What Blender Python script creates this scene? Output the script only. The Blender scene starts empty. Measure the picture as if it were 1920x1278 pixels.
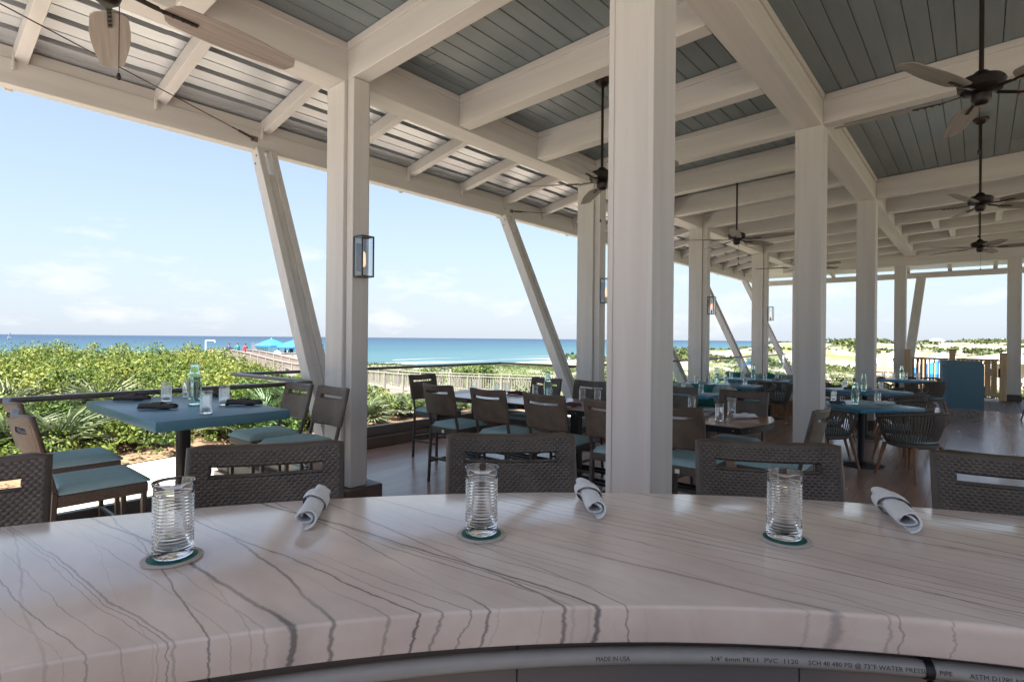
import bpy, bmesh, math, random
import numpy as np
from mathutils import Vector, Matrix, Euler
R = math.radians
random.seed(7); rng = np.random.default_rng(7)
scene = bpy.context.scene
C = scene.collection

# ------------------------------------------------------------------ camera
YAW, ROLL, EYE = R(40.335), R(0.517), 1.55
cam_d = bpy.data.cameras.new('camera'); cam = bpy.data.objects.new('camera', cam_d); C.objects.link(cam)
cam_d.sensor_width = 36; cam_d.lens = 1031.15/1920*36; cam_d.clip_start = .05; cam_d.clip_end = 40000
cam_d.shift_y = -.0023
fw = Vector((math.cos(YAW), math.sin(YAW), 0)); rt = Vector((math.sin(YAW), -math.cos(YAW), 0)); up = Vector((0, 0, 1))
rc = rt*math.cos(ROLL)+up*math.sin(ROLL); uc = up*math.cos(ROLL)-rt*math.sin(ROLL)
cam.matrix_world = Matrix(((rc.x, uc.x, -fw.x, 0), (rc.y, uc.y, -fw.y, 0), (rc.z, uc.z, -fw.z, EYE), (0, 0, 0, 1)))
scene.camera = cam

# ------------------------------------------------------------------ sky, sun, exposure
SUN_EL, SUN_AZ = R(64), R(197)          # direction towards the sun, azimuth measured from +X to +Y
sd = Vector((math.cos(SUN_EL)*math.cos(SUN_AZ), math.cos(SUN_EL)*math.sin(SUN_AZ), math.sin(SUN_EL)))
world = bpy.data.worlds.new('World'); scene.world = world; world.use_nodes = True
nt = world.node_tree; nt.nodes.clear()
def wn(t, **k):
    n = nt.nodes.new(t)
    for a, b in k.items(): setattr(n, a, b)
    return n
sky = wn('ShaderNodeTexSky', sky_type='NISHITA', sun_disc=False, sun_elevation=SUN_EL, sun_rotation=math.pi/2-SUN_AZ)
sky.air_density = 1.0; sky.dust_density = .7; sky.ozone_density = 3.0
tc = wn('ShaderNodeTexCoord'); mp = wn('ShaderNodeMapping'); mp.inputs['Scale'].default_value = (7, 7, 20)
no = wn('ShaderNodeTexNoise'); no.inputs['Scale'].default_value = 1.0; no.inputs['Detail'].default_value = 9; no.inputs['Roughness'].default_value = .56
sx = wn('ShaderNodeSeparateXYZ')
band = wn('ShaderNodeValToRGB')        # clouds gather in a belt low over the horizon
for p, v in ((0.0, .35), (.03, .62), (.08, .60), (.2, .28), (.45, .12)):
    e = band.color_ramp.elements.new(p); e.color = (v, v, v, 1)
ad = wn('ShaderNodeMath', operation='MULTIPLY_ADD'); ad.inputs[1].default_value = .42; ad.inputs[2].default_value = -.765
sm = wn('ShaderNodeMath', operation='ADD'); mul = wn('ShaderNodeMath', operation='MULTIPLY', use_clamp=True); mul.inputs[1].default_value = 5.0
mix = wn('ShaderNodeMix', data_type='RGBA'); mix.inputs['B'].default_value = (3.9, 3.9, 3.95, 1)
fac = wn('ShaderNodeMath', operation='MULTIPLY'); fac.inputs[1].default_value = .8
bg = wn('ShaderNodeBackground'); bg.inputs['Strength'].default_value = .05; wo = wn('ShaderNodeOutputWorld')
L = nt.links.new
L(tc.outputs['Generated'], mp.inputs['Vector']); L(mp.outputs['Vector'], no.inputs['Vector']); L(tc.outputs['Generated'], sx.inputs[0])
L(sx.outputs['Z'], band.inputs['Fac']); L(band.outputs['Color'], ad.inputs[0]); L(ad.outputs[0], sm.inputs[0]); L(no.outputs['Fac'], sm.inputs[1])
L(sm.outputs[0], mul.inputs[0]); L(mul.outputs[0], fac.inputs[0]); L(fac.outputs[0], mix.inputs['Factor'])
veil = wn('ShaderNodeValToRGB')          # sea haze, thickest at the horizon all round
veil.color_ramp.elements[0].position = 0; veil.color_ramp.elements[0].color = (.92, .92, .92, 1); veil.color_ramp.elements[1].position = 1; veil.color_ramp.elements[1].color = (.2, .2, .2, 1)
for p, v in ((.06, .82), (.2, .58), (.45, .36)):
    e = veil.color_ramp.elements.new(p); e.color = (v, v, v, 1)
hz = wn('ShaderNodeMix', data_type='RGBA'); hz.inputs['B'].default_value = (2.55, 2.85, 3.3, 1)
L(sx.outputs['Z'], veil.inputs['Fac']); L(veil.outputs['Color'], hz.inputs['Factor']); L(sky.outputs['Color'], hz.inputs['A']); L(hz.outputs['Result'], mix.inputs['A'])
L(mix.outputs['Result'], bg.inputs['Color']); L(bg.outputs[0], wo.inputs['Surface'])
sun_d = bpy.data.lights.new('sun', 'SUN'); sun_d.energy = 5.0; sun_d.angle = R(.53); sun_d.color = (1, .95, .87)
sun = bpy.data.objects.new('sun', sun_d); C.objects.link(sun); sun.location = (0, 0, 30)
sun.rotation_euler = sd.to_track_quat('Z', 'Y').to_euler()
vs = scene.view_settings; vs.view_transform = 'Standard'; vs.look = 'None'; vs.exposure = 2.5; vs.gamma = 1.0; vs.use_curve_mapping = False
cy = scene.cycles; cy.max_bounces = 14; cy.diffuse_bounces = 7; cy.glossy_bounces = 5; cy.transmission_bounces = 12; cy.transparent_max_bounces = 16
cy.caustics_reflective = False; cy.caustics_refractive = False; cy.use_denoising = True; cy.sample_clamp_indirect = 6

# ------------------------------------------------------------------ materials
def mat(name, col, rough=.6, metal=0, spec=.5, trans=0, ior=1.45, emit=None, var=.0, vscale=(4, 4, 4), col2=None, detail=5,
        bump=0, bscale=(30, 30, 30), bdist=.002, rvar=0, alpha=1, extra=None, coat=0):
    m = bpy.data.materials.new(name); m.use_nodes = True; t = m.node_tree; b = t.nodes['Principled BSDF']
    b.inputs['Base Color'].default_value = (*col, 1); b.inputs['Roughness'].default_value = rough; b.inputs['Metallic'].default_value = metal
    b.inputs['Specular IOR Level'].default_value = spec; b.inputs['Transmission Weight'].default_value = trans; b.inputs['IOR'].default_value = ior
    b.inputs['Alpha'].default_value = alpha; b.inputs['Coat Weight'].default_value = coat
    if emit: b.inputs['Emission Color'].default_value = (*emit[0], 1); b.inputs['Emission Strength'].default_value = emit[1]
    tcn = t.nodes.new('ShaderNodeTexCoord')
    def noise(sc, det=detail, rough_=.55):
        mpn = t.nodes.new('ShaderNodeMapping'); mpn.inputs['Scale'].default_value = sc
        n = t.nodes.new('ShaderNodeTexNoise'); n.inputs['Scale'].default_value = 1; n.inputs['Detail'].default_value = det; n.inputs['Roughness'].default_value = rough_
        t.links.new(tcn.outputs['Object'], mpn.inputs['Vector']); t.links.new(mpn.outputs['Vector'], n.inputs['Vector']); return n
    if var or col2:
        n = noise(vscale); mx = t.nodes.new('ShaderNodeMix'); mx.data_type = 'RGBA'
        mr = t.nodes.new('ShaderNodeMapRange'); mr.inputs['From Min'].default_value = .3; mr.inputs['From Max'].default_value = .7
        t.links.new(n.outputs['Fac'], mr.inputs['Value']); t.links.new(mr.outputs[0], mx.inputs['Factor'])
        a = col if col2 else tuple(c*(1-var) for c in col); bb = col2 if col2 else tuple(min(1, c*(1+var)) for c in col)
        mx.inputs['A'].default_value = (*a, 1); mx.inputs['B'].default_value = (*bb, 1); t.links.new(mx.outputs['Result'], b.inputs['Base Color'])
    if bump:
        n = noise(bscale, 4); bp = t.nodes.new('ShaderNodeBump'); bp.inputs['Strength'].default_value = bump; bp.inputs['Distance'].default_value = bdist
        t.links.new(n.outputs['Fac'], bp.inputs['Height']); t.links.new(bp.outputs[0], b.inputs['Normal'])
    if rvar:
        n = noise(tuple(v*.6 for v in vscale)); mr = t.nodes.new('ShaderNodeMapRange'); mr.inputs['From Min'].default_value = .3; mr.inputs['From Max'].default_value = .7
        mr.inputs['To Min'].default_value = max(.03, rough-rvar); mr.inputs['To Max'].default_value = min(1, rough+rvar)
        t.links.new(n.outputs['Fac'], mr.inputs['Value']); t.links.new(mr.outputs[0], b.inputs['Roughness'])
    if extra: extra(t, b, tcn)
    return m
PAINT = (.59, .572, .555)
M = {}
M['paint_z'] = mat('painted_wood_upright', PAINT, .55, var=.075, vscale=(9, 9, .5), bump=.35, bscale=(110, 110, 2.5), bdist=.0016)
M['paint_x'] = mat('painted_wood_beam', PAINT, .55, var=.075, vscale=(.5, 9, 9), bump=.3, bscale=(2.5, 110, 110), bdist=.0014)
M['paint_y'] = mat('painted_wood_rafter', PAINT, .55, var=.075, vscale=(9, .5, 9), bump=.3, bscale=(110, 2.5, 110), bdist=.0014)
def knots(t, b, tcn):                   # darker knots and streaks showing through the ceiling paint
    base = b.inputs['Base Color'].links[0].from_socket
    mpn = t.nodes.new('ShaderNodeMapping'); mpn.inputs['Scale'].default_value = (2.2, 7, 1)
    v = t.nodes.new('ShaderNodeTexVoronoi'); v.inputs['Scale'].default_value = 1
    mr = t.nodes.new('ShaderNodeMapRange'); mr.inputs['From Min'].default_value = .03; mr.inputs['From Max'].default_value = .10
    mr.inputs['To Min'].default_value = .75; mr.inputs['To Max'].default_value = 0
    mx = t.nodes.new('ShaderNodeMix'); mx.data_type = 'RGBA'; mx.inputs['B'].default_value = (.16, .17, .16, 1)
    t.links.new(tcn.outputs['Object'], mpn.inputs['Vector']); t.links.new(mpn.outputs['Vector'], v.inputs['Vector'])
    t.links.new(v.outputs['Distance'], mr.inputs['Value']); t.links.new(mr.outputs[0], mx.inputs['Factor'])
    t.links.new(base, mx.inputs['A']); t.links.new(mx.outputs['Result'], b.inputs['Base Color'])
M['plank'] = mat('ceiling_plank_paint', (.165, .205, .222), .40, col2=(.225, .265, .28), vscale=(.7, 6, 1), bump=.3, bscale=(3, 60, 30), bdist=.002, extra=knots)
M['galv'] = mat('galvanised_sheet', (.56, .59, .625), .36, metal=.55, var=.1, vscale=(1.2, 6, 6), bump=.1, bscale=(20, 20, 20))
def joints(t, b, tcn):
    base = b.inputs['Base Color'].links[0].from_socket
    br = t.nodes.new('ShaderNodeTexBrick'); br.inputs['Scale'].default_value = 1; br.inputs['Brick Width'].default_value = 1.9; br.inputs['Row Height'].default_value = .19; br.inputs['Mortar Size'].default_value = .0035; br.inputs['Mortar Smooth'].default_value = .4
    br.inputs['Color1'].default_value = (1, 1, 1, 1); br.inputs['Color2'].default_value = (.84, .84, .84, 1); br.inputs['Mortar'].default_value = (.55, .52, .5, 1)
    t.links.new(tcn.outputs['Object'], br.inputs['Vector']); mx = t.nodes.new('ShaderNodeMix'); mx.data_type = 'RGBA'; mx.blend_type = 'MULTIPLY'; mx.inputs['Factor'].default_value = .7
    t.links.new(base, mx.inputs['A']); t.links.new(br.outputs['Color'], mx.inputs['B']); t.links.new(mx.outputs['Result'], b.inputs['Base Color'])
M['floor'] = mat('stained_floor', (.32, .19, .14), .24, col2=(.41, .255, .19), vscale=(.9, 5, 1), rvar=.05, bump=.3, bscale=(1.2, 14, 4), bdist=.003, spec=.6, extra=joints)
M['deck'] = mat('dark_decking', (.10, .075, .062), .5, var=.25, vscale=(1, 12, 2), bump=.3, bscale=(2, 60, 5))
M['kerb'] = mat('brown_kerb', (.115, .078, .062), .5, var=.12, bump=.15, bscale=(14, 14, 14))
M['bronze'] = mat('bronze_metal', (.13, .112, .098), .35, metal=.5)
M['black'] = mat('black_metal', (.018, .019, .021), .4, metal=.3)
M['fanmetal'] = mat('oiled_bronze', (.032, .024, .021), .38, metal=.6)
M['blade'] = mat('weathered_blade', (.24, .212, .188), .6, col2=(.35, .32, .29), vscale=(1.5, 40, 3), bump=.2, bscale=(4, 90, 4))
M['wicker'] = mat('brown_wicker', (.070, .050, .037), .42, col2=(.115, .088, .068), vscale=(9, 9, 9), detail=2)
M['stake'] = mat('light_wicker_stake', (.19, .15, .115), .5)
M['stoolframe'] = mat('brown_stool_frame', (.075, .062, .054), .4, metal=.2)
M['cushion'] = mat('teal_cushion_fabric', (.27, .41, .435), .75, var=.06, vscale=(20, 20, 20), bump=.3, bscale=(420, 420, 420), bdist=.0008)
M['bluetop'] = mat('blue_tabletop', (.030, .185, .29), .30, var=.08, vscale=(6, 6, 6), bump=.06, bscale=(60, 60, 60))
M['greentop'] = mat('teal_grey_tabletop', (.06, .165, .225), .36, var=.07, vscale=(5, 5, 5), bump=.05, bscale=(60, 60, 60))
M['woodtop'] = mat('brown_wood_tabletop', (.20, .105, .065), .28, col2=(.30, .17, .11), vscale=(14, 1.1, 3), bump=.08, bscale=(60, 4, 4), coat=.3)
M['teak'] = mat('teak_leg', (.22, .105, .05), .5, col2=(.32, .165, .085), vscale=(30, 30, 2.5))
M['rope'] = mat('charcoal_rope', (.105, .090, .078), .7, var=.2, vscale=(50, 50, 50), bump=.5, bscale=(300, 300, 120), bdist=.001)
M['glass'] = mat('clear_glass', (1, 1, 1), .0, trans=1, ior=1.48)
M['bottle'] = mat('aqua_glass', (.80, .97, .93), .02, trans=1, ior=1.45)
M['coaster_rim'] = mat('coaster_card', (.50, .44, .40), .8, var=.06, vscale=(60, 60, 60))
M['coaster_green'] = mat('coaster_green', (.015, .13, .105), .6)
M['linen'] = mat('white_linen', (.74, .74, .75), .85, var=.04, vscale=(30, 30, 30), bump=.4, bscale=(700, 700, 700), bdist=.0006)
M['stripe'] = mat('navy_stripe', (.06, .065, .085), .85)
M['darklinen'] = mat('charcoal_linen', (.085, .073, .068), .85, var=.15, vscale=(40, 40, 40), bump=.4, bscale=(600, 600, 600), bdist=.0006)
M['darkband'] = mat('charcoal_linen_band', (.035, .030, .030), .85)
M['redlinen'] = mat('maroon_linen', (.13, .055, .055), .85, bump=.3, bscale=(600, 600, 600), bdist=.0006)
M['plainlinen'] = mat('grey_linen', (.36, .36, .38), .85, bump=.3, bscale=(600, 600, 600), bdist=.0006)
M['apron'] = mat('tan_panel', (.23, .19, .172), .45, var=.05, vscale=(3, 3, 8))
M['pvc'] = mat('white_pvc', (.36, .35, .33), .35, var=.05, vscale=(20, 20, 20))
M['ink'] = mat('black_ink', (.03, .03, .03), .7)
M['lampmetal'] = mat('sconce_metal', (.045, .05, .055), .35, metal=.7)
def paneglass(name, tint, ior=1.3):
    m = bpy.data.materials.new(name); m.use_nodes = True; t = m.node_tree; t.nodes.remove(t.nodes['Principled BSDF'])
    tr = t.nodes.new('ShaderNodeBsdfTransparent'); tr.inputs['Color'].default_value = (*tint, 1); gl = t.nodes.new('ShaderNodeBsdfGlossy'); gl.inputs['Roughness'].default_value = .01
    fr = t.nodes.new('ShaderNodeFresnel'); fr.inputs['IOR'].default_value = ior; mx = t.nodes.new('ShaderNodeMixShader')
    ge = t.nodes.new('ShaderNodeNewGeometry'); iv = t.nodes.new('ShaderNodeMath'); iv.operation = 'SUBTRACT'; iv.inputs[0].default_value = 1; ml = t.nodes.new('ShaderNodeMath'); ml.operation = 'MULTIPLY'
    t.links.new(ge.outputs['Backfacing'], iv.inputs[1]); t.links.new(iv.outputs[0], ml.inputs[0]); t.links.new(fr.outputs[0], ml.inputs[1])
    t.links.new(ml.outputs[0], mx.inputs[0]); t.links.new(tr.outputs[0], mx.inputs[1]); t.links.new(gl.outputs[0], mx.inputs[2]); t.links.new(mx.outputs[0], t.nodes['Material Output'].inputs['Surface']); return m
M['pane'] = paneglass('pane_glass', (.96, .98, .98), 2.3)
M['railglass'] = paneglass('railing_glass', (.93, .975, .96))
M['bulb'] = mat('amber_bulb', (1, .84, .72), .05, trans=.6, emit=((1, .45, .25), .16))
M['brass'] = mat('brass_socket', (.35, .22, .1), .35, metal=.9)
M['hostess'] = mat('slate_blue_laminate', (.10, .205, .275), .42, var=.03, vscale=(2, 2, 2))
M['cedar'] = mat('fence_timber', (.42, .28, .165), .7, col2=(.58, .42, .26), vscale=(18, 18, 1.5), bump=.3, bscale=(60, 60, 4))
M['grey_timber'] = mat('weathered_timber', (.20, .170, .155), .8, col2=(.28, .242, .22), vscale=(6, 6, 2), bump=.3, bscale=(40, 40, 6))
M['sand'] = None
M['white_canvas'] = mat('white_canvas', (.74, .75, .76), .8)
M['blue_canvas'] = mat('blue_canvas', (.012, .13, .38), .7)
M['whitepaint'] = mat('white_paint', (.76, .76, .74), .5)
M['pillow_teal'] = mat('teal_pillow', (.02, .15, .15), .8, bump=.3, bscale=(300, 300, 300), bdist=.001)
M['pillow_print'] = mat('printed_pillow', (.50, .55, .50), .8, col2=(.12, .25, .24), vscale=(14, 14, 14), detail=1)
M['bench'] = mat('bench_upholstery', (.42, .44, .42), .8, var=.08, vscale=(9, 9, 9))
M['cable'] = mat('rusty_cable', (.08, .052, .04), .5, metal=.5)
M['bolt'] = mat('bolt_head', (.16, .15, .145), .4, metal=.7)
M['stucco'] = mat('tan_stucco', (.48, .37, .27), .8, var=.08)
M['tissue'] = mat('paper_tag', (.55, .5, .44), .8)
SKINS = [(.35, .2, .14), (.45, .28, .2), (.28, .15, .1)]

def marble(t, b, tcn, off=0.0):
    N = t.nodes.new; K = t.links.new
    def m(op, a, c=None, clamp=False):
        n = N('ShaderNodeMath'); n.operation = op; n.use_clamp = clamp
        for i, s_ in ((0, a), (1, c)):
            if s_ is None: continue
            if isinstance(s_, (int, float)): n.inputs[i].default_value = s_
            else: K(s_, n.inputs[i])
        return n.outputs[0]
    def nz(scale, loc=(0, 0, 0), det=4, rough=.5, vec=None):
        mpn = N('ShaderNodeMapping'); mpn.inputs['Scale'].default_value = scale; mpn.inputs['Location'].default_value = loc
        n = N('ShaderNodeTexNoise'); n.inputs['Scale'].default_value = 1; n.inputs['Detail'].default_value = det; n.inputs['Roughness'].default_value = rough
        K(vec or tcn.outputs['Object'], mpn.inputs['Vector']); K(mpn.outputs['Vector'], n.inputs['Vector']); return n.outputs['Fac']
    # wobble the across-vein coordinate a little
    sp = N('ShaderNodeSeparateXYZ'); K(tcn.outputs['Object'], sp.inputs[0])
    w1 = m('MULTIPLY', m('SUBTRACT', nz((2, 1.3, 3), (off, 0, 0), 2), .5), .10)
    w2 = m('MULTIPLY', m('SUBTRACT', nz((24, 15, 60), (0, off, 0), 4, .6), .5), .014)
    lean = m('MULTIPLY', sp.outputs['Y'], .10)
    xx = m('ADD', m('ADD', m('ADD', sp.outputs['X'], lean), w1), m('ADD', w2, off))
    xx2 = m('SUBTRACT', xx, m('MULTIPLY', sp.outputs['Y'], .17))
    cb = N('ShaderNodeCombineXYZ'); K(xx, cb.inputs[0]); K(m('MULTIPLY', sp.outputs['Y'], .35), cb.inputs[1]); K(m('MULTIPLY', sp.outputs['Z'], .5), cb.inputs[2])
    v = cb.outputs[0]
    def rnd(c_, k):
        wn_ = N('ShaderNodeTexWhiteNoise'); wn_.noise_dimensions = '1D'; K(m('ADD', c_, k), wn_.inputs['W']); return wn_.outputs['Value']
    def veins(freq, width, seed, thr, xx=xx):             # crisp lines, one per cell, each with its own place, width and strength
        t_ = m('MULTIPLY', m('ADD', xx, seed), freq); cell = m('FLOOR', t_); fr_ = m('FRACT', t_)
        d_ = m('ABSOLUTE', m('SUBTRACT', fr_, m('ADD', m('MULTIPLY', rnd(cell, seed), .7), .15)))
        wd_ = m('MULTIPLY', m('ADD', m('MULTIPLY', rnd(cell, seed+17.3), 1.0), .25), width*freq)
        ln = m('SUBTRACT', 1.0, m('DIVIDE', d_, wd_), True)
        mr = N('ShaderNodeMapRange'); mr.interpolation_type = 'SMOOTHSTEP'; mr.inputs['From Max'].default_value = .85; K(ln, mr.inputs['Value'])
        st = N('ShaderNodeMapRange'); st.inputs['From Min'].default_value = thr; st.inputs['From Max'].default_value = min(1, thr+.45); K(rnd(cell, seed+31.7), st.inputs['Value'])
        return m('MULTIPLY', mr.outputs[0], st.outputs[0])
    def mask(scale, lo, hi, loc):
        mr = N('ShaderNodeMapRange'); mr.inputs['From Min'].default_value = lo; mr.inputs['From Max'].default_value = hi
        K(nz(scale, loc, 2), mr.inputs['Value']); return mr.outputs[0]
    a = m('MULTIPLY', veins(6.5, .0052, 3.1, .10), mask((3, 2.2, 1), .30, .48, (3, 1, 0)))
    c = m('MULTIPLY', m('MULTIPLY', veins(13, .0042, 5.7, .15, xx2), mask((4, 2.5, 1), .36, .55, (7, 4, 0))), .85)
    d = m('MULTIPLY', m('MULTIPLY', veins(34, .0026, 9.2, .2), mask((3, 2, 1), .40, .60, (1, 8, 0))), .65)
    soft = m('MULTIPLY', m('MULTIPLY', veins(6.5, .026, 3.1, .2), mask((6, 5, 3), .45, .70, (9, 9, 0))), .22)
    tot = m('ADD', m('MAXIMUM', m('MAXIMUM', a, c), d), soft, True)
    tot = m('MULTIPLY', tot, .72)
    mx = N('ShaderNodeMix'); mx.data_type = 'RGBA'
    cl = N('ShaderNodeMix'); cl.data_type = 'RGBA'; cl.inputs['A'].default_value = (.66, .54, .475, 1); cl.inputs['B'].default_value = (.80, .695, .63, 1)
    cr_ = N('ShaderNodeMapRange'); cr_.inputs['From Min'].default_value = .32; cr_.inputs['From Max'].default_value = .66; K(nz((6, 2.2, 5), (2, 2, 2), 7, .62), cr_.inputs['Value']); K(cr_.outputs[0], cl.inputs['Factor'])
    K(tot, mx.inputs['Factor']); K(cl.outputs['Result'], mx.inputs['A']); mx.inputs['B'].default_value = (.060, .064, .072, 1)
    K(mx.outputs['Result'], b.inputs['Base Color'])
    rn = N('ShaderNodeMapRange'); rn.inputs['To Min'].default_value = .08; rn.inputs['To Max'].default_value = .19
    K(nz((9, 9, 9), (0, 0, 0), 5), rn.inputs['Value']); K(rn.outputs[0], b.inputs['Roughness'])
M['marble'] = mat('veined_quartzite', (.6, .6, .6), .28, extra=lambda t, b, c: marble(t, b, c, 0), bump=.05, bscale=(40, 40, 40))
M['marble2'] = mat('veined_quartzite_lower', (.6, .6, .6), .28, extra=lambda t, b, c: marble(t, b, c, .035), bump=.05, bscale=(40, 40, 40))

def leafmat(name, cols, trans=.25, rough=.55, nscale=.35):
    m = bpy.data.materials.new(name); m.use_nodes = True; t = m.node_tree; b = t.nodes['Principled BSDF']
    g = t.nodes.new('ShaderNodeNewGeometry'); tcn = t.nodes.new('ShaderNodeTexCoord')
    n = t.nodes.new('ShaderNodeTexNoise'); n.inputs['Scale'].default_value = nscale; n.inputs['Detail'].default_value = 3
    t.links.new(tcn.outputs['Object'], n.inputs['Vector'])
    ma = t.nodes.new('ShaderNodeMath'); ma.operation = 'MULTIPLY_ADD'; ma.inputs[1].default_value = .42
    mb_ = t.nodes.new('ShaderNodeMapRange'); mb_.inputs['From Min'].default_value = .32; mb_.inputs['From Max'].default_value = .68; mb_.inputs['To Max'].default_value = .58
    t.links.new(n.outputs['Fac'], mb_.inputs['Value'])
    t.links.new(g.outputs['Random Per Island'], ma.inputs[0]); t.links.new(mb_.outputs[0], ma.inputs[2])
    rp = t.nodes.new('ShaderNodeValToRGB'); rp.color_ramp.elements.remove(rp.color_ramp.elements[0])
    rp.color_ramp.elements[0].position = 0; rp.color_ramp.elements[0].color = (*cols[0], 1)
    for i, c_ in enumerate(cols[1:]):
        e = rp.color_ramp.elements.new((i+1)/(len(cols)-1)); e.color = (*c_, 1)
    t.links.new(ma.outputs[0], rp.inputs['Fac']); t.links.new(rp.outputs['Color'], b.inputs['Base Color'])
    b.inputs['Roughness'].default_value = rough; b.inputs['Specular IOR Level'].default_value = .3
    tr = t.nodes.new('ShaderNodeBsdfTranslucent'); mxs = t.nodes.new('ShaderNodeMixShader'); mxs.inputs[0].default_value = trans
    out = t.nodes['Material Output']; t.links.new(rp.outputs['Color'], tr.inputs['Color'])
    t.links.new(b.outputs[0], mxs.inputs[1]); t.links.new(tr.outputs[0], mxs.inputs[2]); t.links.new(mxs.outputs[0], out.inputs['Surface'])
    return m
M['scrub'] = leafmat('scrub_leaves', [(.010, .022, .007), (.045, .080, .018), (.100, .142, .026), (.165, .185, .032), (.21, .195, .055)], .3, nscale=.9)
M['farscrub'] = leafmat('far_scrub_leaves', [(.035, .055, .022), (.065, .09, .03), (.105, .12, .045)], .2, nscale=.08)
M['palm'] = leafmat('palmetto_fronds', [(.06, .085, .04), (.105, .135, .065), (.165, .185, .105), (.21, .195, .12)], .2, .45, 1.2)

# ------------------------------------------------------------------ mesh helpers
class MB:
    def __init__(s): s.v = []; s.f = []
    def add(s, vs_, fs_):
        o = len(s.v); s.v += [tuple(p) for p in vs_]; s.f += [tuple(i+o for i in f_) for f_ in fs_]; return s
    def hexa(s, p): return s.add(p, [(0, 3, 2, 1), (4, 5, 6, 7), (0, 1, 5, 4), (1, 2, 6, 5), (2, 3, 7, 6), (3, 0, 4, 7)])
    def box(s, x0, x1, y0, y1, z0, z1):
        return s.hexa([(x0, y0, z0), (x1, y0, z0), (x1, y1, z0), (x0, y1, z0), (x0, y0, z1), (x1, y0, z1), (x1, y1, z1), (x0, y1, z1)])
    def bar(s, a, b, w, h, upv=(0, 0, 1)):
        a, b = Vector(a), Vector(b); d = (b-a).normalized(); side = d.cross(Vector(upv))
        if side.length < 1e-4: side = d.cross(Vector((1, 0, 0)))
        side.normalize(); u_ = side.cross(d); sw, uh = side*w/2, u_*h/2
        return s.hexa([a-sw-uh, a+sw-uh, b+sw-uh, b-sw-uh, a-sw+uh, a+sw+uh, b+sw+uh, b-sw+uh])
    def cyl(s, a, b, r0, r1=None, n=16, caps=True):
        r1 = r0 if r1 is None else r1; a, b = Vector(a), Vector(b); d = (b-a).normalized()
        x_ = d.orthogonal().normalized(); y_ = d.cross(x_); vs_ = []
        for p, r_ in ((a, r0), (b, r1)):
            for i in range(n): t_ = 2*math.pi*i/n; vs_.append(p+x_*math.cos(t_)*r_+y_*math.sin(t_)*r_)
        fs_ = [(i, (i+1) % n, n+(i+1) % n, n+i) for i in range(n)]
        if caps: fs_ += [tuple(range(n-1, -1, -1)), tuple(range(n, 2*n))]
        return s.add(vs_, fs_)
    def lathe(s, prof, n=32, o=(0, 0, 0)):
        vs_ = []; m_ = len(prof)
        for r_, z_ in prof:
            for i in range(n): t_ = 2*math.pi*i/n; vs_.append((o[0]+r_*math.cos(t_), o[1]+r_*math.sin(t_), o[2]+z_))
        fs_ = [(j*n+i, j*n+(i+1) % n, (j+1)*n+(i+1) % n, (j+1)*n+i) for j in range(m_-1) for i in range(n)]
        if prof[0][0] > 1e-6: fs_.append(tuple(range(n-1, -1, -1)))
        if prof[-1][0] > 1e-6: fs_.append(tuple((m_-1)*n+i for i in range(n)))
        return s.add(vs_, fs_)
    def tube(s, pts, r_, n=8, closed=False):
        pts = [Vector(p) for p in pts]; k = len(pts); vs_ = []; prev = None
        for i, p in enumerate(pts):
            if closed: d = pts[(i+1) % k]-pts[i-1]
            else: d = pts[min(i+1, k-1)]-pts[max(i-1, 0)]
            d.normalize()
            x_ = (prev-d*prev.dot(d)) if prev is not None else d.orthogonal()
            x_.normalize(); prev = x_; y_ = d.cross(x_); rr = r_[i] if isinstance(r_, (list, tuple)) else r_
            for j in range(n): t_ = 2*math.pi*j/n; vs_.append(p+x_*math.cos(t_)*rr+y_*math.sin(t_)*rr)
        m_ = k if closed else k-1
        fs_ = [(i*n+j, i*n+(j+1) % n, ((i+1) % k)*n+(j+1) % n, ((i+1) % k)*n+j) for i in range(m_) for j in range(n)]
        if not closed: fs_ += [tuple(range(n-1, -1, -1)), tuple((k-1)*n+j for j in range(n))]
        return s.add(vs_, fs_)
    def grid(s, fn, nu, nv, closed=False):
        vs_ = [fn(i/nu, j/nv) for j in range(nv+1) for i in range(nu+1)]
        fs_ = [(j*(nu+1)+i, j*(nu+1)+i+1, (j+1)*(nu+1)+i+1, (j+1)*(nu+1)+i) for j in range(nv) for i in range(nu)]
        return s.add(vs_, fs_)
    def prism(s, poly, z0, z1):
        n = len(poly); vs_ = [(x, y, z0) for x, y in poly]+[(x, y, z1) for x, y in poly]
        return s.add(vs_, [tuple(range(n-1, -1, -1)), tuple(range(n, 2*n))]+[(i, (i+1) % n, n+(i+1) % n, n+i) for i in range(n)])
    def mesh(s, name, material, smooth=None, bevel=0, seg=1):
        me = bpy.data.meshes.new(name); me.from_pydata(s.v, [], s.f); me.materials.append(material if not isinstance(material, str) else M[material])
        bm = bmesh.new(); bm.from_mesh(me)
        bmesh.ops.recalc_face_normals(bm, faces=bm.faces)
        if bevel:
            es = [e for e in bm.edges if len(e.link_faces) == 2 and e.calc_face_angle(0) > .5]
            bmesh.ops.bevel(bm, geom=es, offset=bevel, segments=seg, affect='EDGES', profile=.5, clamp_overlap=True)
        bm.to_mesh(me); bm.free()
        if smooth is not None:
            me.shade_smooth(); me.set_sharp_from_angle(angle=R(smooth))
        return me
def link(name, me, parent=None, loc=(0, 0, 0), rot=None, mtx=None):
    o = bpy.data.objects.new(name, me); C.objects.link(o); o.location = loc
    if rot is not None: o.rotation_euler = rot
    if mtx is not None: o.matrix_world = mtx
    if parent is not None: o.parent = parent
    return o
def tag(o, label, cat=None, group=None, kind=None):
    o['label'] = label
    if cat: o['category'] = cat
    if group: o['group'] = group
    if kind: o['kind'] = kind
    return o
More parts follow.
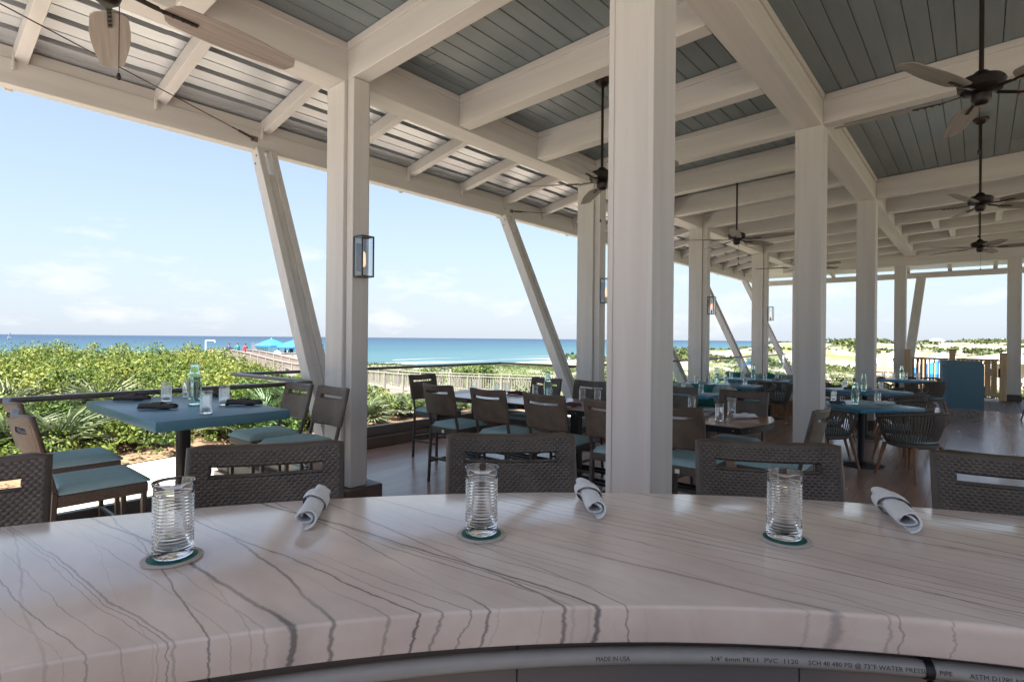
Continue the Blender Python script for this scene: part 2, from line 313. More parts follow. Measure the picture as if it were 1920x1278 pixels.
def struct(name, me, label=None, kind='structure'):
    o = link(name, me); o['kind'] = kind
    if label: o['label'] = label
    return o
def thing(name, label, cat, loc=(0, 0, 0), rz=0, group=None):
    o = bpy.data.objects.new(name, None); C.objects.link(o); o.location = loc; o.rotation_euler = (0, 0, rz); o.empty_display_size = .1
    return tag(o, label, cat, group)
def spawn(tpl, parent):                 # tpl: list of (name, mesh, loc, rot, children)
    for it in tpl:
        nm, me = it[0], it[1]; o = link(nm, me, parent, it[2] if len(it) > 2 and it[2] else (0, 0, 0), it[3] if len(it) > 3 else None)
        if len(it) > 4: spawn(it[4], o)
def qbox(name, m_, x0, x1, y0, y1, z0, z1, parent, bevel=.004):
    cx_, cy_, cz_ = (x0+x1)/2, (y0+y1)/2, (z0+z1)/2     # mesh centred on its object so that grain does not slide
    return link(name, MB().box(x0-cx_, x1-cx_, y0-cy_, y1-cy_, z0-cz_, z1-cz_).mesh(name, m_, bevel=bevel), parent, (cx_, cy_, cz_))
ORD = ['first', 'second', 'third', 'fourth', 'fifth', 'sixth', 'seventh', 'eighth', 'ninth', 'tenth', 'eleventh', 'twelfth', 'thirteenth', 'fourteenth', 'fifteenth', 'sixteenth', 'seventeenth', 'eighteenth', 'nineteenth', 'twentieth']
TENS = {2: 'twenty', 3: 'thirty', 4: 'forty'}
TH = {2: 'twentieth', 3: 'thirtieth', 4: 'fortieth'}
def ordinal(i): n = i+1; return ORD[i] if n <= 20 else (TH[n//10] if n % 10 == 0 else TENS[n//10]+'-'+ORD[n % 10-1])
def across(p): d = fw.x*p[0]+fw.y*p[1]; return (rt.x*p[0]+rt.y*p[1])/d
def smooth01(a, b, x): t_ = np.clip((x-a)/(b-a), 0, 1); return t_*t_*(3-2*t_)

# ================================================================== the ground, the sea, the decks
def vnoise(x, y, s_, seed=0):
    out = 0; a = 1; f_ = 1/s_
    r_ = np.random.default_rng(100+seed)
    for k in range(4):
        ph = r_.uniform(0, 6.28, 6); an = r_.uniform(0, 6.28, 3)
        for j in range(3): out = out+a*np.sin((x*np.cos(an[j])+y*np.sin(an[j]))*f_*6.28*(1+.3*j)+ph[j]+1.5*np.sin((y*np.cos(an[j])-x*np.sin(an[j]))*f_*3.1+ph[j+3]))/3
        a *= .5; f_ *= 2.1
    return out
WALK = [(29.5, 70), (26.0, 61.0), (22.2, 32.0), (22.2, 27.0), (27.8, 16.4), (37.0, 6.0)]     # boardwalk to the beach
def walk_dist(x, y):
    d = np.full(np.shape(x), 1e9)
    for (ax, ay), (bx, by) in zip(WALK[:-1], WALK[1:]):
        t_ = np.clip(((x-ax)*(bx-ax)+(y-ay)*(by-ay))/((bx-ax)**2+(by-ay)**2), 0, 1)
        d = np.minimum(d, np.hypot(x-ax-t_*(bx-ax), y-ay-t_*(by-ay)))
    return d
def ground_z(x, y):
    x = np.asarray(x, float); y = np.asarray(y, float)
    dist = np.hypot(np.maximum(np.maximum(-6-x, x-17), 0), np.maximum(np.maximum(-9-y, y-8), 0))
    z = -.6-1.75*smooth01(2, 22, dist)
    z = z+1.85*np.exp(-((x-3)/9.5)**2-((y-23)/9.5)**2)                        # scrubby mound left of the view
    z = z+.9*np.exp(-((y-46)/13)**2)*smooth01(14, 26, x)                      # fore-dune beyond the boardwalk
    z = z+.28*vnoise(x, y, 26, 1)*smooth01(16, 50, dist)+1.3*vnoise(x, y, 110, 2)*smooth01(60, 160, dist)
    z = z-1.6*smooth01(25, 90, x)*(1-smooth01(120, 210, x))
    z = z+4.2*np.exp(-((x-330)/110)**2-((y+20)/62)**2)+2.2*np.exp(-((x-215)/50)**2-((y-26)/22)**2)
    z = z-5.6*smooth01(70, 135, y+.02*x)
    z = z-.6*np.exp(-(walk_dist(x, y)/3.5)**2)
    return z
xs = np.concatenate([-np.geomspace(900, 12, 26), np.linspace(-10, 60, 90), np.geomspace(62, 2600, 70)])
ys = np.concatenate([-np.geomspace(900, 12, 24), np.linspace(-10, 80, 110), np.geomspace(82, 300, 40)])
GX, GY = np.meshgrid(xs, ys); GZ = ground_z(GX, GY)
under = (GX > -6.5) & (GX < 22) & (GY > -9.5) & (GY < 7.2); GZ = np.where(under, np.minimum(GZ, -.6), GZ)
nx_, ny_ = len(xs), len(ys)
mbg = MB(); mbg.v = list(zip(GX.ravel().tolist(), GY.ravel().tolist(), GZ.ravel().tolist()))
mbg.f = [(j*nx_+i, j*nx_+i+1, (j+1)*nx_+i+1, (j+1)*nx_+i) for j in range(ny_-1) for i in range(nx_-1)]
def sandy(t, b, tcn):
    N = t.nodes.new; K = t.links.new
    def nz(s_, det=6):
        n = N('ShaderNodeTexNoise'); n.inputs['Scale'].default_value = s_; n.inputs['Detail'].default_value = det; K(tcn.outputs['Object'], n.inputs['Vector']); return n.outputs['Fac']
    def rng_(v, lo, hi):
        mr = N('ShaderNodeMapRange'); mr.inputs['From Min'].default_value = lo; mr.inputs['From Max'].default_value = hi; K(v, mr.inputs['Value']); return mr.outputs[0]
    def mixc(f_, a, c):
        mx = N('ShaderNodeMix'); mx.data_type = 'RGBA'; K(f_, mx.inputs['Factor'])
        for s_, k_ in ((a, 'A'), (c, 'B')):
            if isinstance(s_, tuple): mx.inputs[k_].default_value = (*s_, 1)
            else: K(s_, mx.inputs[k_])
        return mx.outputs['Result']
    sand = mixc(nz(3), (.20, .172, .146), (.275, .24, .205))
    grass = mixc(nz(5), (.055, .075, .025), (.12, .125, .05))
    col = mixc(rng_(nz(.11), .47, .56), sand, grass)
    K(col, b.inputs['Base Color'])
M['sand'] = mat('sand_and_dune_grass', (.5, .45, .38), .9, extra=sandy, bump=.5, bscale=(6, 6, 6), bdist=.03)
struct('ground', mbg.mesh('ground', 'sand', smooth=60))
def watery(t, b, tcn):
    N = t.nodes.new; K = t.links.new
    sp = N('ShaderNodeSeparateXYZ'); K(tcn.outputs['Object'], sp.inputs[0])
    n = N('ShaderNodeTexNoise'); n.inputs['Scale'].default_value = .006; n.inputs['Detail'].default_value = 4
    mp_ = N('ShaderNodeMapping'); mp_.inputs['Scale'].default_value = (.35, 1.6, 1); K(tcn.outputs['Object'], mp_.inputs['Vector']); K(mp_.outputs['Vector'], n.inputs['Vector'])
    a = N('ShaderNodeMath'); a.operation = 'MULTIPLY_ADD'; a.inputs[1].default_value = 260; K(n.outputs['Fac'], a.inputs[0]); K(sp.outputs['Y'], a.inputs[2])
    mr = N('ShaderNodeMapRange'); mr.inputs['From Min'].default_value = 230; mr.inputs['From Max'].default_value = 1900; K(a.outputs[0], mr.inputs['Value'])
    rp = N('ShaderNodeValToRGB'); K(mr.outputs[0], rp.inputs['Fac']); el = rp.color_ramp.elements
    el[0].position = 0; el[0].color = (.034, .080, .090, 1); el[1].position = 1; el[1].color = (.005, .020, .046, 1)
    for p, c_ in ((.12, (.015, .052, .072)), (.3, (.0095, .037, .062)), (.6, (.0065, .027, .054))): e = el.new(p); e.color = (*c_, 1)
    K(rp.outputs['Color'], b.inputs['Base Color'])
    mpw = N('ShaderNodeMapping'); mpw.inputs['Scale'].default_value = (.12, .45, 1); wv = N('ShaderNodeTexNoise'); wv.inputs['Scale'].default_value = 1; wv.inputs['Detail'].default_value = 5
    K(tcn.outputs['Object'], mpw.inputs['Vector']); K(mpw.outputs['Vector'], wv.inputs['Vector'])
    bp = N('ShaderNodeBump'); bp.inputs['Strength'].default_value = .55; bp.inputs['Distance'].default_value = 1.2; K(wv.outputs['Fac'], bp.inputs['Height']); K(bp.outputs[0], b.inputs['Normal'])
M['sea'] = mat('sea_water', (.03, .2, .35), .35, spec=.25, extra=watery)
sea = MB()
ringr = [0, 400, 900, 2000, 5000, 14000, 30000]
sea.box(-30000, 30000, 118, 30000, -7.5, -6.4)
struct('sea', sea.mesh('sea', 'sea'))
# white surf lines along the shore
foam = MB()
for yo, w_, x0, x1 in ((133, 1.6, 30, 900), (141, 1.0, -200, 700), (152, .8, 120, 1100)):
    n_ = 160
    foam.grid(lambda u, v: (x0+(x1-x0)*u, yo+5*math.sin(u*19+yo)+2.4*math.sin(u*53)+(v-.5)*w_*(1+.9*math.sin(u*71+yo)), -6.33), n_, 1)
fo = struct('surf', foam.mesh('surf', mat('sea_foam', (.34, .36, .36), .8)), 'white lines of breaking surf along the shore', 'stuff')

X0, DX, Y1, Y2, SC = 3.0, 4.29, 4.63, 1.54, .287
ZB1, ZB2, SL = 3.92, 4.06, .0453
XL, XE = -1.6, 20.1
def rz(y): return ZB1+.01+SL*(Y1-y)              # underside of the roof rafters
deck_poly = [(-4.6, -7.4), (16.55, -7.4), (16.55, 5.1), (7.62, 5.1), (7.62, 6.72), (2.62, 6.72), (2.62, 5.1), (-4.6, 5.1)]
struct('floor', MB().prism(deck_poly, -.35, 0).mesh('floor', 'floor'))
wd = struct('wood_deck', MB().box(16.55, 20.6, -7.4, 5.1, -.35, -.03).mesh('wood_deck', 'deck'))
struct('added_bounce_slab', MB().box(-13, -1.62, -10, 8.5, -.30, .006).mesh('added_bounce_slab', mat('bounce_slab_pale', (.42, .40, .38), .8, var=.08, vscale=(2, 2, 2))))  # unseen pale slab, added to bounce sunlight onto columns and ceiling
yb = -1.9
while yb < 3.2:                                   # deck boards that can be told apart beyond the host stand
    link('board', MB().box(16.56, 20.55, yb, yb+.136, -.029, -.006).mesh('board', 'deck', bevel=.004), wd); yb += .142
pa = np.linspace(-30, 40, 40)
pth = MB(); 
def on_ground(x, y, dz): return (x, y, float(ground_z(x, y))+dz)
pth.grid(lambda u, v: on_ground(-14+36*u, 5.15+v*(4.2+.25*math.sin(u*30)), .035), 70, 12)
struct('path', pth.mesh('path', mat('sandy_concrete_path', (.42, .37, .32), .85, var=.08, vscale=(2, 2, 2), bump=.3, bscale=(30, 30, 30))))
mul_ = MB(); mul_.grid(lambda u, v: on_ground(-12+34*u, 9.2+.25*math.sin(u*46)+v*1.5, .05), 70, 5)
struct('mulch_bed', mul_.mesh('mulch_bed', mat('pine_straw', (.20, .115, .07), .9, var=.35, vscale=(9, 30, 9), bump=.8, bscale=(20, 60, 20), bdist=.03)), 'strip of brown pine straw along the planting', 'stuff')

# ================================================================== the pavilion
pav = thing('pavilion', 'open-sided timber dining pavilion with cream painted columns, beams and rafters', 'pavilion')
def column(x, y, top, board, s_=SC):
    h_ = s_/2
    col = qbox('column', 'paint_z', x-h_, x+h_, y-h_, y+h_, .165, top, pav, .006)
    k = lambda nm, m_, a, b_, c_, d_, e_, f_, bev=.005: qbox(nm, m_, a-x, b_-x, c_-y, d_-y, e_-(.165+top)/2, f_-(.165+top)/2, col, bev)
    k('plinth', 'kerb', x-h_-.02, x+h_+(.07 if board else .02), y-h_-(.16 if board else .02), y+h_+.02, 0, .163, .012)
    if board:                                      # post board that carries the roof rafter
        k('post_board', 'paint_z', x-.108, x+.06, y-h_-.102, y-h_-.002, .166, rz(y-h_-.05)-.003)
    else:
        for sx_ in (-1, 1):
            k('corner_trim', 'paint_z', x-h_-.006, x-h_-.001, y+sx_*(h_-.018)-.018, y+sx_*(h_-.018)+.018, .17, top-.01, .001)
    return col
for i in range(-1, 5):
    x = X0+i*DX*1.005
    column(x, Y1, ZB1, True)
for i in range(-1, 3): column(X0+i*DX*1.005, Y2, ZB2, False)
for i in range(-1, 3): column(X0+i*DX*1.005, -1.55, ZB2+.14, False)
for i in range(0, 5): column(X0+i*DX*1.005, -6.85, ZB2+.35, False)
for y in (1.80, -.72, -3.3): column(XE, y, 3.82, False)
# long beams
qbox('beam', 'paint_x', XL, XE-.16, Y1-SC/2, Y1+SC/2, ZB1, ZB1+.40, pav)
qbox('beam', 'paint_x', XL, XE-.16, Y2-.14, Y2+.14, ZB2, ZB2+.34, pav)
qbox('beam', 'paint_x', XL, XE-.16, -1.55-.14, -1.55+.14, ZB2+.14, ZB2+.48, pav)
qbox('end_beam', 'paint_y', XE-.15, XE+.15, -5, Y1+.4, 3.82, 4.36, pav)
for yy, zz in ((Y1-SC/2-.012, rz(Y1)+.27), (Y2+.14+.012, rz(Y2)+.27), (Y2-.14-.012, rz(Y2)+.275), (-1.55+.152, rz(-1.55)+.27)):
    qbox('trim_board', 'paint_x', XL, XE-.17, yy-.0115, yy+.0115, zz, zz+.068, pav, .003)
# roof rafters, each with its nailer strip
RW = .168
raft_x = [X0-.025+k*DX*1.005/3 for k in range(-4, 12)]     # every third one stands over a column
for k, x in enumerate(raft_x):
    if x > XE-.3 or x < XL: continue
    for ya, yb_ in ((Y1-SC/2-.001, Y2+.141), (Y2-.141, -1.409), (-1.691, -6.99)):
        if ya < Y2 and k % 3 != 1 and x < X0+2*DX+.5: continue      # wide open bays on the inland side
        za, zb_ = rz(ya), rz(yb_); H = .335
        r_ = MB(); r_.hexa([(-RW/2, ya, za), (RW/2, ya, za), (RW/2, yb_, zb_), (-RW/2, yb_, zb_), (-RW/2, ya, za+H), (RW/2, ya, za+H), (RW/2, yb_, zb_+H), (-RW/2, yb_, zb_+H)])
        o = link('rafter', r_.mesh('rafter', 'paint_y', bevel=.005), pav, (x, 0, 0))
        for s_ in (-1, 1):
            n_ = MB(); xa, xb = sorted((s_*(RW/2+.001), s_*(RW/2+.026)))
            a2, b2 = ya-.03, yb_+.03
            n_.hexa([(xa, a2, za+.262), (xb, a2, za+.262), (xb, b2, zb_+.262), (xa, b2, zb_+.262), (xa, a2, za+.332), (xb, a2, za+.332), (xb, b2, zb_+.332), (xa, b2, zb_+.332)])
            link('nailer_strip', n_.mesh('nailer_strip', 'paint_y', bevel=.003), o)
# short blocking between far rafters
for x, y in ((12.65, .1), (14.1, .75), (14.1, -.3), (15.5, .5)):
    k = min(range(len(raft_x)), key=lambda i: abs(raft_x[i]-x)); a = raft_x[k]+RW/2+.03
    qbox('blocking', 'paint_x', a, a+1.2, y-.05, y+.05, rz(y)+.02, rz(y)+.26, pav)
# ceiling of painted boards
ceil_ = bpy.data.objects.new('ceiling', None); C.objects.link(ceil_); ceil_.parent = pav
y = Y1-SC/2-.004; PWID = .172
seams = [XL, 2.1, 8.2, 14.0, XE-.2]
while y > -6.9:
    y2_ = y-PWID+.007; dz = random.uniform(-.0025, .0025)
    cuts = [XL, random.uniform(1, 6), random.uniform(8, 15), XE-.17]
    for xa, xb in zip(cuts[:-1], cuts[1:]):
        za, zb_ = rz(y)+.338+dz, rz(y2_)+.338+dz
        p_ = MB(); xm, ym = (xa+xb)/2, (y+y2_)/2; l_ = (xb-xa)/2-.002; w_ = (y-y2_)/2
        p_.hexa([(-l_, -w_, zb_), (l_, -w_, zb_), (l_, w_, za), (-l_, w_, za), (-l_, -w_, zb_+.02), (l_, -w_, zb_+.02), (l_, w_, za+.02), (-l_, w_, za+.02)])
        link('plank', p_.mesh('plank', 'plank', bevel=.0035), ceil_, (xm, ym, 0))
    y -= PWID
lid = MB(); lid.hexa([(XL, -7.2, rz(-7.2)+.40), (XE, -7.2, rz(-7.2)+.40), (XE, Y1+.2, rz(Y1)+.40), (XL, Y1+.2, rz(Y1)+.40), (XL, -7.2, rz(-7.2)+.5), (XE, -7.2, rz(-7.2)+.5), (XE, Y1+.2, rz(Y1)+.5), (XL, Y1+.2, rz(Y1)+.5)])
link('roof', lid.mesh('roof', mat('roof_underlay', (.12, .12, .12), .9)), pav)
qbox('flashing', 'galv', XL, XE, Y1+.02, Y1+SC/2+.03, ZB1+.405, ZB1+.60, pav)
# lean-to eave: rafters, ribbed sheets, eave beam, slanting struts
YE, ZE, LS = 6.35, 3.69, .205
def lz(y): return ZE+.2+LS*(YE-y)                # underside of the eave rafters
eb = qbox('eave_beam', 'paint_x', XL-1, XE+1.9, YE, YE+.135, ZE, ZE+.225, pav, .004)
for k in range(-6, 24):
    x = X0+k*DX/4+.01
    if x < XL-.5 or x > XE+.5: continue
    ya, yb_ = YE+.16, Y1+SC/2+.002; H = .15; w_ = .048
    r_ = MB(); r_.hexa([(-w_, yb_, lz(yb_)), (w_, yb_, lz(yb_)), (w_, ya, lz(ya)+.012), (-w_, ya, lz(ya)+.012), (-w_, yb_, lz(yb_)+H), (w_, yb_, lz(yb_)+H), (w_, ya, lz(ya)+H), (-w_, ya, lz(ya)+H)])
    o = link('eave_rafter', r_.mesh('eave_rafter', 'paint_y', bevel=.004), pav, (x, 0, 0))
    cl = MB(); cl.box(-.062, -.049, YE-.055, YE-.001, lz(YE)-.075, lz(YE)+.05); cl.cyl((-.049, YE-.028, lz(YE)-.02), (-.07, YE-.028, lz(YE)-.02), .009, n=8)
    link('clip_angle', cl.mesh('clip_angle', 'paint_y'), o)
qbox('soffit_board', 'paint_x', XL-1, XE+1.9, YE+.02, YE+.10, ZE+.228, ZE+.335, pav, .003)
prof = []
yv = YE+.40
while yv > Y1+.1:
    zb_ = lambda q: lz(q)+.152
    prof += [(yv, 0), (yv-.115, 0), (yv-.119, .008), (yv-.127, .008), (yv-.131, 0), (yv-.256, 0), (yv-.258, .15), (yv-.323, .15), (yv-.325, 0)]; yv -= .326
for xa in np.arange(XL-1, XE+1.5, DX/2):
    xb = min(xa+DX/2+.03, XE+1.9); sh = MB(); zo = .005*(round(xa/(DX/2)) % 2)
    vs_ = []; n_ = len(prof)
    for x in (xa, xb):
        for q, dz in prof: vs_.append((x, q, lz(q)+.152+dz+zo))
    for x in (xa, xb):
        for q, dz in prof: vs_.append((x, q, lz(q)+.156+dz+zo))
    fs_ = [(i, i+1, n_+i+1, n_+i) for i in range(n_-1)]+[(2*n_+i, 3*n_+i, 3*n_+i+1, 2*n_+i+1) for i in range(n_-1)]
    fs_ += [(i, 2*n_+i, 2*n_+i+1, i+1) for i in range(n_-1)]+[(n_+i, n_+i+1, 3*n_+i+1, 3*n_+i) for i in range(n_-1)]
    fs_ += [(0, n_, 3*n_, 2*n_), (n_-1, 3*n_-1, 4*n_-1, 2*n_-1)]
    link('roof_sheet', sh.add(vs_, fs_).mesh('roof_sheet', 'galv'), pav)
for k in range(-1, 9):
    x = X0-.05+k*DX/2.0
    qbox('gutter_strap', 'paint_x', x-.03, x+.03, YE+.137, YE+.17, ZE-.012, ZE+.2, pav, .003)
for i in range(0, 5):                              # slanting struts from column foot to eave
    x = X0+i*DX*1.005
    a, b_ = Vector((x, Y1+.06, .10)), Vector((x, YE+.015, ZE-.002))
    st = bpy.data.objects.new('strut', None); C.objects.link(st); st.parent = pav
    d_ = (b_-a).normalized(); nrm = Vector((1, 0, 0)).cross(d_).normalized()
    for s_ in (-1, 1):
        m_ = MB(); m_.bar(a+Vector((s_*.078, 0, 0)), b_+Vector((s_*.078, 0, 0)), .075, .15, nrm)
        link('strut_plank', m_.mesh('strut_plank', 'paint_z', bevel=.004), st)
    m_ = MB(); m_.bar(a, b_-d_*.35, .078, .105, nrm); link('strut_web', m_.mesh('strut_web', 'paint_z', bevel=.003), st)
    for q in (.10, .17):
        for s_ in (-1, 1):
            c_ = b_-d_*q+nrm*(.03 if q < .12 else -.03); bm_ = MB(); bm_.cyl(c_+Vector((s_*.113, 0, 0)), c_+Vector((s_*.123, 0, 0)), .011, n=8)
            link('bolt', bm_.mesh('bolt', 'bolt'), st)
# end wall overhang at the far side: rafters, white sheet and slanting struts
for y in np.arange(-4.6, 5.2, 1.06):
    m_ = MB(); m_.hexa([(XE+.15, y-.05, 4.0), (XE+1.8, y-.05, 3.78), (XE+1.8, y+.05, 3.78), (XE+.15, y+.05, 4.0), (XE+.15, y-.05, 4.16), (XE+1.8, y-.05, 3.94), (XE+1.8, y+.05, 3.94), (XE+.15, y+.05, 4.16)])
    link('eave_rafter', m_.mesh('eave_rafter', 'paint_x', bevel=.004), pav)
m_ = MB(); m_.hexa([(XE+.16, -5, 4.17), (XE+2.1, -5, 3.91), (XE+2.1, 6.2, 3.91), (XE+.16, 6.2, 4.17), (XE+.16, -5, 4.19), (XE+2.1, -5, 3.93), (XE+2.1, 6.2, 3.93), (XE+.16, 6.2, 4.19)])
link('roof_sheet', m_.mesh('roof_sheet', mat('translucent_white_sheet', (.75, .76, .75), .5, trans=.0)), pav)
qbox('eave_beam', 'paint_y', XE+1.72, XE+1.84, -5, 6.2, 3.60, 3.775, pav, .004)
for y in (1.50, -3.3):
    m_ = MB(); m_.bar((XE+.2, y+.2, .1), (XE+1.78, y-.08, 3.62), .15, .24, (0, 1, 0)); link('strut', m_.mesh('strut', 'paint_z', bevel=.004), pav)
# tension cables under the eave
def cable(a, b_, label):
    t_ = thing('tension_cable', label, 'cable', tuple(a)); d_ = Vector(b_)-Vector(a); u_ = d_.normalized()
    link('wire', MB().cyl(u_*.3, d_, .0055, n=6).mesh('wire', 'cable'), t_)
    tb = MB().cyl((0, 0, 0), u_*.06, .009, n=8); tb.cyl(u_*.06, u_*.22, .014, .014, 10); tb.cyl(u_*.22, u_*.31, .008, n=8)
    link('turnbuckle', tb.mesh('turnbuckle', 'cable', smooth=40), t_)
    link('eye_plate', MB().box(-.04, .04, -.001, .004, -.03, .03).mesh('eye_plate', 'bolt'), t_)
cable((X0-.12, YE-.006, ZE+.12), (X0-DX, Y1+.16, ZB1+.20), 'rusty tension cable with turnbuckle running left under the near eave')
cable((X0+DX+.14, YE-.006, ZE+.12), (X0+2*DX, Y1+.16, ZB1+.20), 'rusty tension cable at the eave above the second slanting strut')

# ------------------------------------------------------------------ railings on the deck edge
def railing(pts, label):
    t_ = thing('glass_railing', label, 'railing', (pts[0][0], pts[0][1], 0)); ox, oy = pts[0]
    for (ax, ay), (bx, by) in zip(pts[:-1], pts[1:]):
        a, b_ = Vector((ax-ox, ay-oy, 0)), Vector((bx-ox, by-oy, 0)); d_ = (b_-a); ln = d_.length; u_ = d_/ln; nrm = Vector((-u_.y, u_.x, 0))
        ra, rb = a-u_*.04, b_+u_*.04
        link('handrail', MB().bar(ra+Vector((0, 0, 1.105)), rb+Vector((0, 0, 1.105)), .085, .038).mesh('handrail', 'bronze', bevel=.011, seg=2, smooth=50), t_)
        link('base_shoe', MB().bar(a+Vector((0, 0, .215)), b_+Vector((0, 0, .215)), .07, .135).mesh('base_shoe', 'bronze', bevel=.006), t_)
        n_ = max(1, round(ln/1.5))
        for i in range(n_):
            p, q = a+u_*(ln*i/n_+.006), a+u_*(ln*(i+1)/n_-.006)
            link('glass_pane', MB().bar(p+Vector((0, 0, .685)), q+Vector((0, 0, .685)), .013, .80).mesh('glass_pane', 'railglass'), t_)
    return t_
def kerb(pts, w_, parent_label):
    t_ = thing('kerb', parent_label, 'kerb')
    for (ax, ay), (bx, by) in zip(pts[:-1], pts[1:]):
        link('kerb_section', MB().bar((ax, ay, .073), (bx, by, .073), w_, .146).mesh('kerb_section', 'kerb', bevel=.008), t_)
railing([(-3.4, 4.96), (2.78, 4.96)], 'glass railing with bronze handrail behind the near high table')
railing([(2.80, 5.02), (2.80, 6.6), (7.45, 6.6), (7.45, 5.02)], 'glass railing round the projecting bay beside the long table')
railing([(7.52, 4.96), (XE-.2, 4.96)], 'glass railing along the far booths beyond the bay')
kerb([(-3.4, 4.96), (2.78, 4.96)], .27, 'brown kerb under the near glass railing by the high table')
kerb([(2.80, 5.10), (2.80, 6.60)], .26, 'short brown kerb on the near side of the bay')
kerb([(2.66, 6.60), (7.60, 6.60)], .30, 'brown kerb under the outer glass railing of the bay')
kerb([(7.46, 6.44), (7.46, 5.10)], .26, 'short brown kerb on the far side of the bay')
kerb([(7.60, 4.96), (XE-.2, 4.96)], .26, 'brown kerb under the railing behind the far booths')

# ================================================================== the bar
ZC = 1.13
CO, RO, CI, RI = (-1.028, -1.183), 3.063, (-.884, -1.076), 2.24
bar_ = thing('bar_counter', 'curved bar counter of pale veined stone in the foreground', 'bar counter')
def arcpt(th, t_, z):
    a = (CI[0]+RI*math.cos(th), CI[1]+RI*math.sin(th)); b_ = (CO[0]+RO*math.cos(th), CO[1]+RO*math.sin(th))
    return (a[0]+(b_[0]-a[0])*t_, a[1]+(b_[1]-a[1])*t_, z)
def arcsweep(profile, th0, th1, n_):
    k = len(profile); mb = MB(); vs_ = []
    for i in range(n_+1):
        th = th0+(th1-th0)*i/n_
        vs_ += [arcpt(th, t_, z) for t_, z in profile]
    fs_ = [(i*k+j, i*k+(j+1) % k, (i+1)*k+(j+1) % k, (i+1)*k+j) for i in range(n_) for j in range(k)]
    fs_ += [tuple(range(k)), tuple(n_*k+j for j in range(k-1, -1, -1))]
    return mb.add(vs_, fs_)
W_ = .80                                            # radial width, to turn millimetres into profile fractions
def slab(z0, z1, b0, b1, t0=0, t1=1):
    pr = []
    for (tt, sg) in ((t0, 1),):
        for a in range(5): q = a/4*math.pi/2; pr.append((tt+(b1-b1*math.sin(q))/W_, z1-b1+b1*math.cos(q)) if a else (tt+b1/W_, z1))
    pr = [(t0+(b1*(1-math.sin(q)))/W_, z1-b1*(1-math.cos(q))) for q in [a/4*math.pi/2 for a in range(5)]]
    pr += [(t0+(b0*(1-math.cos(q)))/W_, z0+b0*(1-math.sin(q))) for q in [a/2*math.pi/2 for a in range(3)]]
    pr += [(t1-(b0*(1-math.cos(q)))/W_, z0+b0*(1-math.sin(q))) for q in [math.pi/2-a/2*math.pi/2 for a in range(3)]]
    pr += [(t1-(b1*(1-math.sin(q)))/W_, z1-b1*(1-math.cos(q))) for q in [math.pi/2-a/4*math.pi/2 for a in range(5)]]
    return pr
link('stone_top', arcsweep(slab(ZC-.0585, ZC, .003, .006), R(-35), R(128), 150).mesh('stone_top', 'marble', smooth=35), bar_)
a0 = R(-35)
while a0 < R(128):                                  # apron panels, set back under the stone
    a1 = a0+R(11.6)
    link('apron_panel', arcsweep([(.075, .60), (.10, .60), (.10, ZC-.060), (.075, ZC-.060)], a0, a1-R(.06), 8).mesh('apron_panel', 'apron', smooth=35), bar_)
    link('front_panel', arcsweep([(.66, .12), (.69, .12), (.69, ZC-.060), (.66, ZC-.060)], a0, a1-R(.06), 8).mesh('front_panel', 'apron', smooth=35), bar_)
    a0 = a1
link('kick_base', arcsweep([(.20, .001), (.62, .001), (.62, .119), (.20, .119)], R(-35), R(128), 60).mesh('kick_base', 'black', smooth=35), bar_)
sk = MB(); th = R(37.2)                               # dark service box below the pipe
u_ = Vector((math.cos(th), math.sin(th), 0)); w_ = Vector((-u_.y, u_.x, 0)); c_ = Vector((CI[0], CI[1], 0))+u_*2.12
sk.bar(c_-w_*.24+Vector((0, 0, .965)), c_+w_*.24+Vector((0, 0, .965)), .20, .012); sk.bar(c_-w_*.225+Vector((0, 0, .78)), c_+w_*.225+Vector((0, 0, .78)), .18, .36)
bx_ = thing('service_bin', 'dark covered bin under the counter edge below the pipe', 'bin'); link('bin_body', sk.mesh('bin_body', mat('dark_plastic', (.05, .042, .038), .5), bevel=.004), bx_)
for s_ in (-1, 1):
    link('bracket_leg', MB().bar(c_+w_*s_*.2+Vector((0, 0, 0)), c_+w_*s_*.2+Vector((0, 0, .62)), .04, .04).mesh('bracket_leg', 'black'), bx_)
struct('added_bounce_absorber', MB().lathe([(0, .004), (2.32, .004), (2.32, .012), (2.30, .014), (0, .014)], 64, (CI[0], CI[1], 0)).mesh('added_bounce_absorber', mat('absorber_black', (.035, .033, .032), .8)))  # dark disc added inside the bar to cut floor bounce onto the stone edge
bb = MB(); bb.box(-1.55, -1.05, -3.0, .35, 0, .95); bb.box(-1.55, -1.50, -3.0, .35, .95, 2.1)
for z in (1.3, 1.65, 2.07): bb.box(-1.50, -1.2, -3.0, .35, z, z+.03)
for y in (-3.0, -1.9, -.8, .32): bb.box(-1.499, -1.21, y, y+.03, .951, 2.07)
struct('unseen_light_blocker', bb.mesh('unseen_light_blocker', 'teak'))  # unseen shelved block, added to keep light off the counter's front edge
